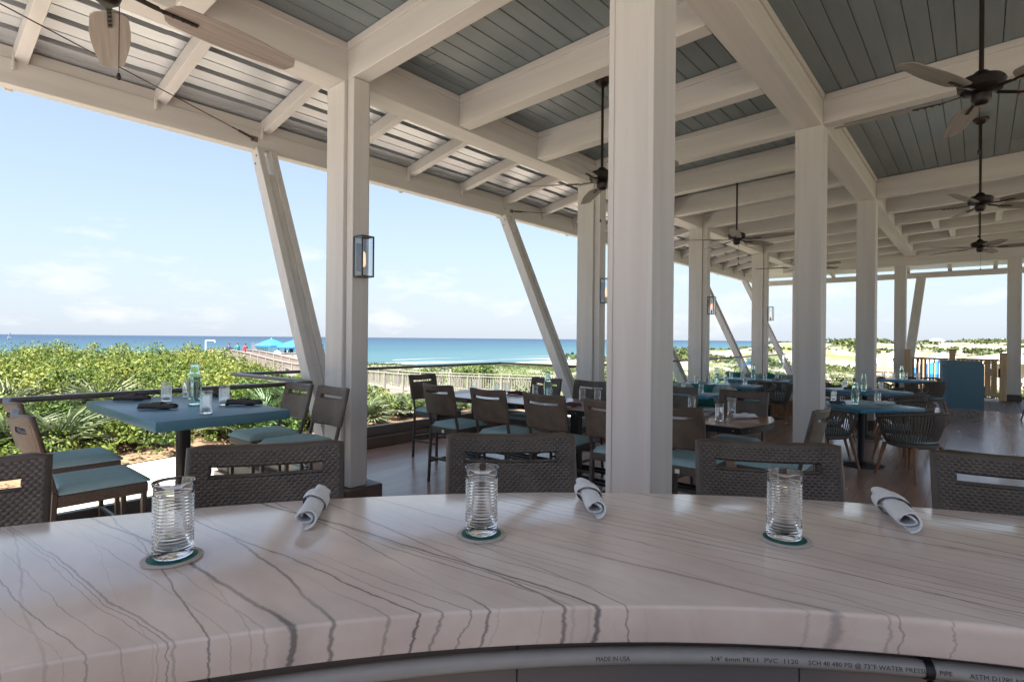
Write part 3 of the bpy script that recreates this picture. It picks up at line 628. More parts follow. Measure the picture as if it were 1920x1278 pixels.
# PVC pipe with its printing
PR, PZ, PRR = 2.262, 1.036, .0134
pipe = thing('water_pipe', 'white plastic water pipe with black printing under the counter edge', 'pipe')
pc = lambda th: Vector((CI[0]+(PR+.03*(R(52)-th)/R(25)*.5)*math.cos(th), CI[1]+(PR+.03*(R(52)-th)/R(25)*.5)*math.sin(th), PZ))
link('pipe_run', MB().tube([pc(R(8)+R(60)*i/70) for i in range(71)], PRR, 16).mesh('pipe_run', 'pvc', smooth=60), pipe)
def pipe_text(txt, th0, th1):
    cu = bpy.data.curves.new('lettering', 'FONT'); cu.body = txt; cu.size = 1; cu.resolution_u = 2
    o = bpy.data.objects.new('tmp', cu); C.objects.link(o); bpy.context.view_layer.update()
    me = bpy.data.meshes.new_from_object(o.evaluated_get(bpy.context.evaluated_depsgraph_get())); bpy.data.objects.remove(o)
    bm = bmesh.new(); bm.from_mesh(me); bmesh.ops.triangulate(bm, faces=bm.faces); bmesh.ops.subdivide_edges(bm, edges=[e for e in bm.edges if e.calc_length() > .4], cuts=2)
    xs_ = [v.co.x for v in bm.verts]; x0_, x1_ = min(xs_), max(xs_)
    for v in bm.verts:
        f_ = (v.co.x-x0_)/(x1_-x0_); th = th0+(th1-th0)*f_; ph = R(2)+(v.co.y-.15)*.0095/PRR
        c_ = pc(th); rad = Vector((-math.cos(th), -math.sin(th), 0)); v.co = c_+(rad*math.cos(ph)+Vector((0, 0, 1))*math.sin(ph))*(PRR+.0004)
    bm.to_mesh(me); bm.free(); me.materials.append(M['ink']); link('lettering', me, pipe)
pipe_text('MADE IN USA', R(43.1), R(41.7))
pipe_text('3/4" 6mm PK11  PVC  1120', R(38.4), R(34.9))
pipe_text('SCH 40 480 PSI @ 73\u00b0F WATER PRESSURE PIPE', R(34.5), R(29.2))
pipe_text('ASTM D1785 NSF-pw', R(28.6), R(26.2))
th = R(29.95); c_ = pc(th); tg = Vector((-math.sin(th), math.cos(th), 0))
cb_ = MB(); cb_.cyl(c_-tg*.006, c_+tg*.006, PRR+.0022, n=16); cb_.bar(c_+Vector((0, 0, .01)), c_+Vector((0, 0, .034)), .012, .006)
rd = Vector((-math.cos(th), -math.sin(th), 0)); cb_.cyl(c_+rd*.012-Vector((0, 0, .016)), c_+rd*.022-Vector((0, 0, .016)), .006, n=10)
link('pipe_clamp', cb_.mesh('pipe_clamp', 'black', smooth=40), pipe)

# ================================================================== table ware
def tumbler_mesh(n=40):
    H, ro = .140, .0365; pr = [(.0, .0), (.029, .0), (.0335, .003), (.0350, .008), (.0352, .018), (.0335, .024)]
    z = .026; k = 0
    while z < .118:
        pr += [(.0334, z), (.0346, z+.0022), (.0346, z+.0036), (.0334, z+.0056)]; z += .0062
    pr += [(.0338, .124), (.0340, .132), (.0362, .1385), (.0360, .1405), (.0345, .1405)]
    pr += [(.0322, .132), (.0316, .120), (.0314, .060), (.0312, .024), (.029, .0155), (.018, .0125), (.0, .0118)]
    return MB().lathe(pr, n).mesh('tumbler', 'glass', smooth=70)
def bottle_mesh():
    pr = [(.0, .004), (.030, .0), (.037, .003), (.039, .012), (.0365, .03)]
    for i in range(1, 15): z = .03+.012*i; r_ = .038+.0075*math.sin(math.pi*min(1, (i/15)*1.05))-.006*max(0, (i-10)/5); pr.append((r_+(.0012 if i % 2 else -.0008), z))
    pr += [(.033, .222), (.027, .240), (.0245, .255), (.0245, .272), (.027, .280), (.0275, .288), (.0255, .292), (.0235, .288), (.0215, .272), (.0215, .255), (.0235, .240), (.0295, .220), (.036, .18), (.038, .12), (.034, .04), (.033, .018), (.018, .013), (.0, .012)]
    mb = MB(); n = 32; m_ = len(pr); vs_ = []
    for j, (r_, z_) in enumerate(pr):
        for i in range(n):
            t_ = 2*math.pi*i/n; rr = r_+(.0011*math.cos(8*t_+(j % 2)*math.pi) if 4 < j < 19 else 0); vs_.append((rr*math.cos(t_), rr*math.sin(t_), z_))
    fs_ = [(j*n+i, j*n+(i+1) % n, (j+1)*n+(i+1) % n, (j+1)*n+i) for j in range(m_-1) for i in range(n)]
    return mb.add(vs_, fs_).mesh('bottle', 'bottle', smooth=60)
ME_T, ME_B = tumbler_mesh(), bottle_mesh()
def napkin_meshes(m1, m2, L_=.205, rad=.0205):
    # a cloth rolled up on itself: spiral section, its far end cut slantwise, a folded band round the middle
    mb = MB(); turns = 1.75; nu, nv = 56, 22
    def sp(u, v, off):
        a = u*turns*2*math.pi; r_ = .0085+(rad-.0085)*u+off+.0012*math.sin(2.3*a+5*v)*(1-u)
        e0 = -L_/2+.012*(1-u)+.006*math.sin(a*1.5+.6); e1 = L_/2-.050*(.5+.5*math.sin(a-.6))**2*u-.012*(1-u)
        x = e0+(e1-e0)*v; k = 1-.5*(max(0, v-.45))**2-.35*max(0, .12-v)+.022*math.sin(11*v+2*a)+.015*math.sin(23*v-3*a); fl = .88
        return (x, r_*math.cos(a+(v-.5)*u*.12)*k*1.06, rad*.93+r_*math.sin(a+(v-.5)*u*.12)*k*fl)
    mb.grid(lambda u, v: sp(u, v, 0), nu, nv); n1 = len(mb.v); mb.grid(lambda u, v: sp(u, v, -.0030), nu, nv)
    k = nu+1
    for j in range(nv): mb.f += [(j*k, (j+1)*k, n1+(j+1)*k, n1+j*k), (j*k+nu, n1+j*k+nu, n1+(j+1)*k+nu, (j+1)*k+nu)]
    for i in range(nu): mb.f += [(i, n1+i, n1+i+1, i+1), (nv*k+i, nv*k+i+1, n1+nv*k+i+1, n1+nv*k+i)]
    roll = mb.mesh('napkin_roll', m1, smooth=60)
    bd = MB()
    def bandf(u, v, c0, w0, ex):
        a = u*2*math.pi; x = c0+.020*math.cos(a+.9)+(v-.5)*w0; r_ = rad+.0012+ex*math.sin(math.pi*v)
        return (x, r_*math.cos(a)*1.06, rad*.93+r_*math.sin(a)*.90)
    bd.grid(lambda u, v: bandf(u, v, .012, .046, .0016), 32, 5); fold = bd.mesh('fold_band', m1, smooth=60)
    s_ = MB(); s_.grid(lambda u, v: bandf(u, v, .012, .006, .0021), 32, 1); s_.grid(lambda u, v: bandf(u, v, -.008, .004, .0018), 32, 1)
    return roll, fold, s_.mesh('stripe', m2, smooth=60)
NAP = {'white': napkin_meshes('linen', 'stripe'), 'dark': napkin_meshes('darklinen', 'darkband'), 'red': napkin_meshes('redlinen', 'darkband'), 'grey': napkin_meshes('plainlinen', 'stripe')}
def napkin(x, y, z, rz_, kind, label, group, sc=1):
    t_ = thing('napkin_roll', label, 'napkin', (x, y, z+.001), rz_, group); t_.scale = (sc, sc, sc); a, b_, c_ = NAP[kind]
    link('rolled_cloth', a, t_); f_ = link('fold_band', b_, t_); link('stripe', c_, f_)
def tumbler(x, y, z, label, group): tag(link('tumbler', ME_T, None, (x, y, z+.0005), (0, 0, random.uniform(0, 6))), label, 'glass', group)
def bottle(x, y, z, label, group=None): tag(link('bottle', ME_B, None, (x, y, z+.0005), (0, 0, random.uniform(0, 6))), label, 'bottle', group)
# on the bar
cst = MB().lathe([(0, 0), (.050, 0), (.0515, .001), (.0515, .003), (.050, .004), (0, .004)], 48).mesh('card', 'coaster_rim', smooth=40)
csg = MB().lathe([(0, .0042), (.0425, .0042), (.0425, .0046), (0, .0046)], 48).mesh('green_disc', 'coaster_green')
for (x, y), w in zip(((.378, 1.156), (.855, .807), (1.261, .310)), ('left', 'middle', 'right')):
    t_ = thing('coaster', f'round card coaster with green centre under the {w} glass on the bar', 'coaster', (x, y, ZC+.0005), 0, 'coasters on the bar')
    k_ = link('card', cst, t_); link('green_disc', csg, k_)
    tumbler(x+.002, y+.002, ZC+.0048, f'{w} of the three ribbed tumblers standing on the stone bar', 'tumblers on the bar')
napkin(.703, 1.212, ZC, math.atan2(1.3118-1.1092, .789-.6195), 'white', 'white napkin roll on the bar between the left and middle glasses', 'napkins on the bar', 1.27)
napkin(1.205, .762, ZC, math.atan2(.843-.673, 1.319-1.12), 'white', 'white napkin roll on the bar in front of the wide column', 'napkins on the bar', 1.27)
napkin(1.617, .158, ZC, math.atan2(.205-.11, 1.757-1.477), 'white', 'white napkin roll on the bar at the far right of the counter', 'napkins on the bar', 1.34)

# ================================================================== wicker stools
def weave_panel(w, rows, cols, z0, z1, slot=None, curve=.034, dip=.014, thick=.011, su=3, sv=3):
    """woven sheet seen from both sides; slot=(half width, z low, z high) leaves the hand hole"""
    def shape(y, z): return -curve*(1-(y/(w/2))**2), -dip*(1-(y/(w/2))**2)*((z-z0)/(z1-z0))
    mb = MB(); mb.stake = []
    cw, rh = w/cols, (z1-z0)/rows
    for side in (-1, 1):
        NU, NV = cols*su, rows*sv; idx = {}
        def pt(i, j):
            key = (i, j)
            if key in idx: return idx[key]
            y = -w/2+i/su*cw; z = z0+j/sv*rh; row = min(rows-1, int((j+.001)/sv)); fv = j/sv-row
            h1 = math.sin(math.pi*(i/su+row))          # the flat strand goes over, then under
            prof = math.sqrt(max(0, 1-(2*fv-1)**2))
            hgt = (.0036*(.5+.5*h1)*prof+.0004) if 0 < j < NV else 0
            dx, dz = shape(y, z); mb.v.append((dx+side*(thick+hgt), y, z+dz)); idx[key] = len(mb.v)-1; return idx[key]
        for j in range(NV):
            zc = z0+(j+.5)/sv*rh
            for i in range(NU):
                yc = -w/2+(i+.5)/su*cw
                if slot and abs(yc) < slot[0] and slot[1] < zc < slot[2]: continue
                q = (pt(i, j), pt(i+1, j), pt(i+1, j+1), pt(i, j+1)); row = j//sv
                if math.sin(math.pi*((i+.5)/su+row)) < -.55 and j % sv == sv//2: mb.stake.append(len(mb.f))
                mb.f.append(q if side > 0 else q[::-1])
    def edge(path, r_=None): mb.tube([(shape(y, z)[0], y, z+shape(y, z)[1]) for y, z in path], r_ or thick+.0015, 8, True)
    def rect(a, b_, c_, d_): return [(a+(b_-a)*i/12, c_) for i in range(12)]+[(b_, c_+(d_-c_)*i/4) for i in range(4)]+[(b_-(b_-a)*i/12, d_) for i in range(12)]+[(a, d_-(d_-c_)*i/4) for i in range(4)]
    edge(rect(-w/2, w/2, z0, z1))
    if slot:
        edge(rect(-slot[0], slot[0], slot[1], slot[2]), .007)
        ring = rect(-slot[0], slot[0], slot[1], slot[2]); k0 = len(mb.v); n_ = len(ring)
        for y, z in ring:
            for sx_ in (-1, 1): mb.v.append((shape(y, z)[0]+sx_*thick, y, z+shape(y, z)[1]))
        for i in range(n_): j = (i+1) % n_; mb.f.append((k0+2*i, k0+2*j, k0+2*j+1, k0+2*i+1))
    return mb
def stool_tpl(sh, bh, w=.46, d=.44, pw=.30):
    hw, hd = w/2, d/2; zb0 = bh-pw
    tilt = math.atan2(.095, bh-sh)
    legs = []
    for sy in (-1, 1):
        a = MB(); a.bar((hd-.02, sy*(hw-.018), 0), (hd-.02, sy*(hw-.018), sh-.055), .028, .028, (1, 0, 0)); legs.append(('leg', a.mesh('leg', 'stoolframe', bevel=.004)))
        b_ = MB(); b_.bar((-hd-.02, sy*(hw-.012), 0), (-hd+.012, sy*(hw-.012), sh-.03), .028, .028, (1, 0, 0)); kk = (zb0+.035-(sh-.03))/(bh-.012-(sh-.03)); b_.bar((-hd+.012, sy*(hw-.012), sh-.03), (-hd+.012-.095*kk, sy*(hw-.012), zb0+.035), .024, .026, (1, 0, 0)); legs.append(('leg', b_.mesh('leg', 'stoolframe', bevel=.004)))
    f_ = MB(); f_.box(-hd, hd, -hw, hw, sh-.112, sh-.045)
    sk = f_.mesh('seat_frame', mat_weave(), bevel=.012, seg=2)
    cu = MB(); n_ = 12
    def cush(u, v):
        x = -hd+.005+(d+.005)*u; y = -hw+.006+(w-.012)*v
        e = max(abs(2*u-1), abs(2*v-1)); return (x, y, sh-.043+.043*(1-max(0, (e-.7)/.3)**3*.75)+.006*math.cos(u*3-1.5)*math.cos(v*3-1.5))
    cu.grid(cush, n_, n_); k = len(cu.v); cu.grid(lambda u, v: (-hd+.005+(d+.005)*u, -hw+.006+(w-.012)*v, sh-.0445), n_, n_)
    ring = [i for i in range(n_+1)]+[(j+1)*(n_+1)-1 for j in range(1, n_+1)]+[n_*(n_+1)+i for i in range(n_-1, -1, -1)]+[j*(n_+1) for j in range(n_-1, 0, -1)]
    for i in range(len(ring)): a, b_ = ring[i], ring[(i+1) % len(ring)]; cu.f.append((a, b_, b_+k, a+k))
    cush_me = cu.mesh('seat_cushion', 'cushion', smooth=70)
    bp = weave_panel(w+.008, int(pw/.0098), 46, zb0, bh, thick=.0150, slot=(hw-.048, bh-.086, bh-.050))
    bk = bp.mesh('backrest', 'wicker', smooth=50); bk.materials.append(M['stake'])
    for i_ in bp.stake: bk.polygons[i_].material_index = 1
    st = []
    for sy in (-1, 1):
        a = MB(); a.bar((hd-.02, sy*(hw-.018), .22), (-hd-.012, sy*(hw-.014), .22), .02, .026); st.append(('stretcher', a.mesh('stretcher', 'stoolframe', bevel=.003)))
    for x, z in ((hd-.02, .30), (-hd-.005, .26)):
        a = MB(); a.bar((x, -hw+.02, z), (x, hw-.02, z), .02, .026); st.append(('stretcher', a.mesh('stretcher', 'stoolframe', bevel=.003)))
    # rest of the back follows the raked posts: shear the panel with height
    for v in bk.vertices: v.co.x += -hd+.012-.095*(v.co.z-(sh-.03))/(bh-.012-(sh-.03))
    tg_ = MB(); tg_.box(-hd-.0135, -hd-.011, -.025, .01, sh-.098, sh-.066); tagm = tg_.mesh('maker_tag', 'whitepaint')
    return [('seat_frame', sk, None, None, [('maker_tag', tagm)]), ('seat_cushion', cush_me), ('backrest', bk)]+legs+st
_mw = []
def mat_weave():
    if not _mw:
        def ex(t, b, tcn):
            br = t.nodes.new('ShaderNodeTexBrick'); br.inputs['Scale'].default_value = 1; br.offset = .5
            mpn = t.nodes.new('ShaderNodeMapping'); mpn.inputs['Scale'].default_value = (1, 1, 1)
            sp = t.nodes.new('ShaderNodeSeparateXYZ'); cb2 = t.nodes.new('ShaderNodeCombineXYZ'); ad_ = t.nodes.new('ShaderNodeMath'); ad_.operation = 'ADD'
            t.links.new(tcn.outputs['Object'], sp.inputs[0]); t.links.new(sp.outputs['X'], ad_.inputs[0]); t.links.new(sp.outputs['Y'], ad_.inputs[1]); t.links.new(ad_.outputs[0], cb2.inputs[0]); t.links.new(sp.outputs['Z'], cb2.inputs[1])
            t.links.new(cb2.outputs[0], br.inputs['Vector']); br.inputs['Brick Width'].default_value = .018; br.inputs['Row Height'].default_value = .011; br.inputs['Mortar Size'].default_value = .0022
            br.inputs['Color1'].default_value = (1, 1, 1, 1); br.inputs['Color2'].default_value = (.8, .8, .8, 1); br.inputs['Mortar'].default_value = (0, 0, 0, 1); br.inputs['Mortar Smooth'].default_value = 1
            bp = t.nodes.new('ShaderNodeBump'); bp.inputs['Strength'].default_value = .9; bp.inputs['Distance'].default_value = .004
            t.links.new(br.outputs['Color'], bp.inputs['Height']); t.links.new(bp.outputs[0], b.inputs['Normal'])
        _mw.append(mat('woven_seat_skirt', (.10, .082, .068), .42, var=.15, vscale=(60, 60, 60), extra=ex))
    return _mw[0]
T_BAR = stool_tpl(.80, 1.185, .445, .44, .40)
T_HIGH = stool_tpl(.745, 1.125, .425, .44, .29)
T_LOW = stool_tpl(.645, 1.055, .43, .45, .30)
def stool(tpl, x, y, rz_, label, group):
    t_ = thing('wicker_stool', label, 'stool', (x, y, 0), rz_, group); spawn(tpl, t_)
BC = (-1.0, -1.15)
for a_deg, rr, lab in ((71.2, 3.24, 'brown wicker bar stool at the left edge, behind the left glass'), (57.6, 3.19, 'brown wicker bar stool in front of the near column, second from left at the bar'),
                   (44.0, 3.27, 'brown wicker bar stool behind the middle glass on the bar'), (29.3, 3.21, 'brown wicker bar stool behind the right glass on the bar'), (17.2, 3.22, 'brown wicker bar stool at the right edge behind the bar')):
    a = R(a_deg); stool(T_BAR, BC[0]+rr*math.cos(a), BC[1]+rr*math.sin(a), a+math.pi, lab, 'wicker bar stools along the bar')
# high blue table by the railing
def rect_top(t_, hx, hy, z, th, m_, bev=.006): link('tabletop', MB().box(-hx, hx, -hy, hy, z-th, z).mesh('tabletop', m_, bevel=bev, seg=2, smooth=40), t_)
t_ = thing('high_table', 'dark blue square-edged high table by the left railing', 'table', (1.43, 4.185, 0)); rect_top(t_, .39, .73, 1.07, .06, 'greentop')
link('table_post', MB().cyl((0, 0, .02), (0, 0, 1.01), .045, n=24).mesh('table_post', 'black', smooth=40), t_); link('table_base', MB().lathe([(0, 0), (.30, 0), (.30, .012), (.08, .028), (.045, .05), (0, .05)], 36).mesh('table_base', 'black', smooth=40), t_)
stool(T_HIGH, .86, 3.90, 0, 'wicker high stool left of the blue high table, nearer the bar', 'stools at the blue high table')
stool(T_HIGH, .92, 4.72-.06, 0, 'wicker high stool left of the blue high table, beside the railing', 'stools at the blue high table')
stool(T_HIGH, 2.24, 4.12, math.pi, 'wicker high stool right of the blue high table, against the near column', 'stools at the blue high table')
stool(T_HIGH, 2.25, 4.72-.03, math.pi, 'wicker high stool right of the blue high table, beside the slanting strut', 'stools at the blue high table')
def setting(z, glasses, bottles, naps, where, gname):
    gl = sorted(glasses, key=across)
    for i, p in enumerate(gl):
        lab = f'ribbed tumbler on {where}, {ORD[i]} of {len(gl)} from the left' if len(gl) > 1 else f'single ribbed tumbler on {where}'
        tumbler(p[0], p[1], z, lab, 'tumblers on '+gname)
    for i, p in enumerate(sorted(bottles, key=across)):
        bottle(p[0], p[1], z, f'aqua glass water bottle on {where}'+(f', {ORD[i]} from the left' if len(bottles) > 1 else ''))
    nl = sorted(naps, key=across)
    cw_ = {'white': 'white striped', 'dark': 'charcoal', 'red': 'maroon', 'grey': 'grey'}
    for i, p in enumerate(nl):
        napkin(p[0], p[1], z, p[2]-R(6), p[3], f'{cw_[p[3]]} napkin roll on {where}'+(f', {ORD[i]} napkin from the left' if len(nl) > 1 else ''), 'napkins on '+gname, 1.2)
setting(1.07, [(1.43, 4.52), (1.37, 3.64), (1.62, 3.99), (1.64, 4.72)], [(1.49, 4.16)],
        [(1.28, 4.74, R(-30), 'dark'), (1.24, 4.06, R(-38), 'dark'), (1.72, 3.90, R(-38), 'dark'), (1.80, 4.60, R(-33), 'dark')], 'the blue high table', 'the blue high table')
# long wooden table
LX, LY0, LY1, LZ = 4.82, 1.34, 5.12, .875
def long_top(h0, h1, grow, m_, nm):
    poly = []
    for i in range(13): a = i/12; poly.append((-.42-grow+(.84+2*grow)*a, LY0-grow-.10*math.sin(math.pi*a)+.06-3.2))
    poly += [(.42+grow, LY1+grow-3.2), (-.42-grow, LY1+grow-3.2)]
    return MB().prism(poly, h0, h1).mesh(nm, m_, bevel=.004)
t_ = thing('long_table', 'long brown wood table with dark riveted metal edge', 'table', (LX, 3.2, 0))
link('tabletop', long_top(LZ-.022, LZ, 0, 'woodtop', 'tabletop'), t_); eg = link('metal_edge', long_top(LZ-.055, LZ-.004, .006, 'black', 'metal_edge'), t_)
rv = MB().lathe([(0, .004), (.006, .002), (.008, 0), (0, 0)], 10).mesh('rivet', 'bolt', smooth=60)
for k in range(16): link('rivet', rv, eg, (-.4265, LY0-3.2+.12+k*.245, LZ-.03), (0, -math.pi/2, 0))
for k in range(5): a = (k+.5)/5; link('rivet', rv, eg, (-.42+.84*a, LY0-3.2-.10*math.sin(math.pi*a)+.053, LZ-.03), (math.pi/2, 0, 0))
for yy in (-1.35, 0, 1.45):
    link('table_post', MB().box(-.045, .045, yy-.045, yy+.045, .03, LZ-.056).mesh('table_post', 'black', bevel=.004), t_)
    link('table_base', MB().box(-.28, .28, yy-.05, yy+.05, .0, .029).mesh('table_base', 'black', bevel=.004), t_)
for xx in (-.27, -.15, .15, .27):
    link('foot_rail', MB().cyl((xx, -1.5, .17), (xx, 1.6, .17), .016, n=10).mesh('foot_rail', 'black', smooth=40), t_)
for yy in (-1.35, 0, 1.45): link('rail_bracket', MB().box(-.29, .29, yy-.02, yy+.02, .13, .155).mesh('rail_bracket', 'black'), t_)
for i, yy in enumerate((4.33, 3.62, 2.94, 2.29, 1.735)):
    stool(T_LOW, 4.21, yy, 0, f'wicker stool on the near side of the long table, {ORD[i]} from left', 'stools on the near side of the long table')
for i, yy in enumerate((4.12, 3.47, 2.42, 1.74)):
    stool(T_LOW, 5.22, yy, math.pi, f'wicker stool on the far side of the long table, {ORD[i]} from left', 'stools on the far side of the long table')
stool(T_LOW, 4.85, 5.38, -math.pi/2, 'wicker stool at the far head of the long table beside the bay railing', 'stools at the heads of the long table')
stool(T_LOW, 4.55, 1.19, math.pi/2, 'wicker stool at the rounded near end of the long table, seen edge-on', 'stools at the heads of the long table')
setting(LZ, [(5.12, 3.98), (5.02, 3.70), (5.1, 3.31), (5.12, 3.13), (5.1, 4.95), (5.1, 4.57), (5.12, 4.42), (4.66, 1.66), (5.08, 1.70), (5.15, 2.1)], [(5.12, 3.80)],
        [(4.97, 1.55, R(-35), 'white'), (4.74, 1.87, R(-20), 'grey'), (5.12, 1.9, R(-50), 'grey'), (5.12, 4.25, R(-45), 'red'), (4.58, 3.11, R(-35), 'red')], 'the long wooden table', 'the long table')

# ================================================================== rope chairs and blue dining tables
def rope_tpl():
    def rim(a, k=0):                                # a: -1..1 from right arm round the back to the left arm
        th = math.pi+a*R(132); r_ = .315; zz = .775-.115*abs(a)**1.6
        return Vector((.02+r_*math.cos(th)*1.0-.02*(1-abs(a)), r_*math.sin(th)*.98, zz))
    def foot(a):
        th = math.pi+a*R(128); return Vector((.03+.235*math.cos(th), .235*math.sin(th), .405))
    rm = MB().tube([rim(-1+2*i/40) for i in range(41)], .016, 10).mesh('rim', 'rope', smooth=60)
    rp = MB(); n_ = 46
    for i in range(n_):
        a = -1+2*(i+.5)/n_; p, q = rim(a), foot(a)
        tg_ = (rim(min(1, a+.02))-rim(max(-1, a-.02))).normalized(); nr = tg_.cross((q-p).normalized()).normalized()
        m_ = (p+q)/2+nr*0; 
        pts = [p+(q-p)*k/5+Vector((math.cos(math.pi+a*R(130)), math.sin(math.pi+a*R(130)), 0))*.020*math.sin(math.pi*k/5) for k in range(6)]
        for k in range(5): rp.bar(pts[k], pts[k+1], .015 if k < 4 else .013, .006, nr)
    rope = rp.mesh('rope_back', 'rope')
    sf = MB().lathe([(0, .372), (.235, .372), (.25, .385), (.25, .415), (.235, .425), (0, .425)], 36).mesh('seat_frame', 'rope', smooth=40)
    cu = MB().lathe([(0, .426), (.215, .426), (.232, .438), (.228, .455), (.19, .468), (0, .472)], 36).mesh('seat_cushion', 'cushion', smooth=60)
    legs = []
    for sx_, sy in ((1, 1), (1, -1), (-1, 1), (-1, -1)):
        legs.append(('leg', MB().cyl((sx_*.185, sy*.18, .385), (sx_*.255, sy*.245, 0), .024, .013, 12).mesh('leg', 'teak', smooth=40)))
    o = [('seat_frame', sf), ('seat_cushion', cu), ('rim', rm), ('rope_back', rope)]+legs
    return o
T_ROPE = rope_tpl()
def rope_chair(x, y, deg, label, group):
    t_ = thing('rope_chair', label, 'chair', (x, y, 0), R(deg), group); spawn(T_ROPE, t_)
def ped_table(x, y, deg, side, label, m_='bluetop', z=.76, hy=None, two=False):
    t_ = thing('dining_table', label, 'table', (x, y, 0), R(deg)); rect_top(t_, side/2, (hy or side)/2, z, .045, m_)
    for yy in ((-.35, .35) if two else (0,)):
        link('table_post', MB().cyl((0, yy, .02), (0, yy, z-.046), .038, n=20).mesh('table_post', 'black', smooth=40), t_)
        link('table_base', MB().lathe([(0, 0), (.26, 0), (.26, .01), (.08, .022), (.045, .04), (0, .04)], 36).mesh('table_base', 'black', smooth=40), t_, (0, yy, 0))
    return t_
TAB = (('the nearest square blue table', 8.17, 1.13, 53), ('the middle square blue table', 10.62, 1.42, 53), ('the farthest square blue table', 14.3, 1.33, 53))
for nm, x, y, dg in TAB:
    ped_table(x, y, dg, .92, f'square blue pedestal table right of the columns, {nm.split()[1]} of three')
def side_pos(k, ang, r_=.66): nm, x, y, dg = TAB[k]; return x+r_*math.cos(R(ang)), y+r_*math.sin(R(ang))
for k, lst in enumerate(((233, 143, -37, 53), (143, -37, 53, 233), (233, 143, -37))):
    for ang in lst:
        r_ = {(0, 233): .70, (0, 143): .52}.get((k, ang), .68); x, y = side_pos(k, ang, r_)
        wh = {233: 'near right side', 143: 'left side', -37: 'right far side', 53: 'far left side'}[ang]
        rope_chair(x, y, ang+180, f'charcoal rope chair on the {wh} of {TAB[k][0]}', 'rope chairs at the square blue tables')
rope_chair(15.0, -1.0, 120, 'charcoal rope chair cut off by the right picture edge beside the host stand', 'rope chairs at the square blue tables')
setting(.76, [(8.42, 1.48), (8.55, 1.0)], [(8.12, 1.19)], [(8.36, .90, R(-60), 'white'), (8.0, 1.36, R(-30), 'dark'), (8.45, 1.62, R(-30), 'white')], 'the nearest square blue table', 'the nearest square blue table')
setting(.76, [(10.71, 1.72), (10.81, 1.22)], [(10.35, 1.4)], [(10.6, 1.62, R(-30), 'dark'), (10.6, 1.2, R(-55), 'white')], 'the middle square blue table', 'the middle square blue table')
setting(.76, [(14.36, 1.40), (14.56, 1.2), (14.55, .98), (14.6, 1.61)], [(14.3, 1.25)], [(14.15, 1.6, R(-30), 'dark'), (14.7, 1.1, R(-40), 'dark')], 'the farthest square blue table', 'the farthest square blue table')
# booths along the far railing
for k, (x, nm) in enumerate(((8.02, 'near'), (10.05, 'middle'), (11.85, 'far'))):
    ped_table(x, 3.58, 0, .68, f'rectangular blue table between the booths by the far railing, {nm} one', 'bluetop', .76, 1.3, True)
setting(.76, [(8.1, 3.75), (8.15, 3.45), (8.2, 3.2)], [], [], 'the near booth table', 'the near booth table')
setting(.76, [(10.12, 3.5), (10.25, 3.2), (10.0, 4.0), (9.9, 3.7)], [(10.0, 3.62)], [(10.1, 3.3, R(-30), 'grey')], 'the middle booth table', 'the middle booth table')
setting(.76, [(11.85, 3.75), (12.0, 3.35), (12.1, 3.15), (11.75, 3.95)], [(11.9, 3.55)], [(11.95, 3.1, R(-30), 'grey')], 'the far booth table', 'the far booth table')
def pillow_mesh(m_):
    mb = MB(); n_ = 12
    def f_(u, v, s_):
        a, b_ = 2*u-1, 2*v-1; t_ = (1-abs(a)**3)*(1-abs(b_)**3); k = 1-.09*(1-abs(a)**2)*abs(b_)**4
        return (s_*.075*t_**.6, a*.20*(1-.08*(1-b_*b_)), b_*.20*(1-.08*(1-a*a)))
    mb.grid(lambda u, v: f_(u, v, 1), n_, n_); mb.grid(lambda u, v: f_(u, v, -1), n_, n_); return mb.mesh('pillow', m_, smooth=80)
PT, PP = pillow_mesh('pillow_teal'), pillow_mesh('pillow_print')
for x, nm in ((8.72, 'near'), (12.75, 'far')):
    t_ = thing('booth_bench', f'upholstered booth bench with wooden base, {nm} one by the far railing', 'bench', (x, 3.65, 0))
    link('bench_base', MB().box(-.24, .30, -.70, .70, 0, .30).mesh('bench_base', 'teak', bevel=.006), t_)
    link('seat_cushion', MB().box(-.27, .18, -.71, .71, .301, .44).mesh('seat_cushion', 'bench', bevel=.035, seg=3, smooth=50), t_)
    link('back_cushion', MB().box(.19, .32, -.71, .71, .301, .80).mesh('back_cushion', 'bench', bevel=.04, seg=3, smooth=50), t_)
    for k in range(5):
        yy = 3.65+.56-.28*k; mp_ = PT if k in (0, 3) else PP
        o = link('throw_pillow', mp_, None, (x+.06, yy, .66), (random.uniform(-.2, .2), -.28, random.uniform(-.15, .15)))
        tag(o, ('teal' if mp_ is PT else 'printed pale green')+f' pillow, {ORD[k]} from the railing on the {nm} booth bench', 'pillow', 'pillows on the booth benches')
rope_chair(10.72, 3.12, 180, 'charcoal rope chair at the right side of the middle booth table', 'rope chairs at the booth tables')
rope_chair(11.28, 2.98, 20, 'charcoal rope chair on the left side of the far booth table', 'rope chairs at the booth tables')

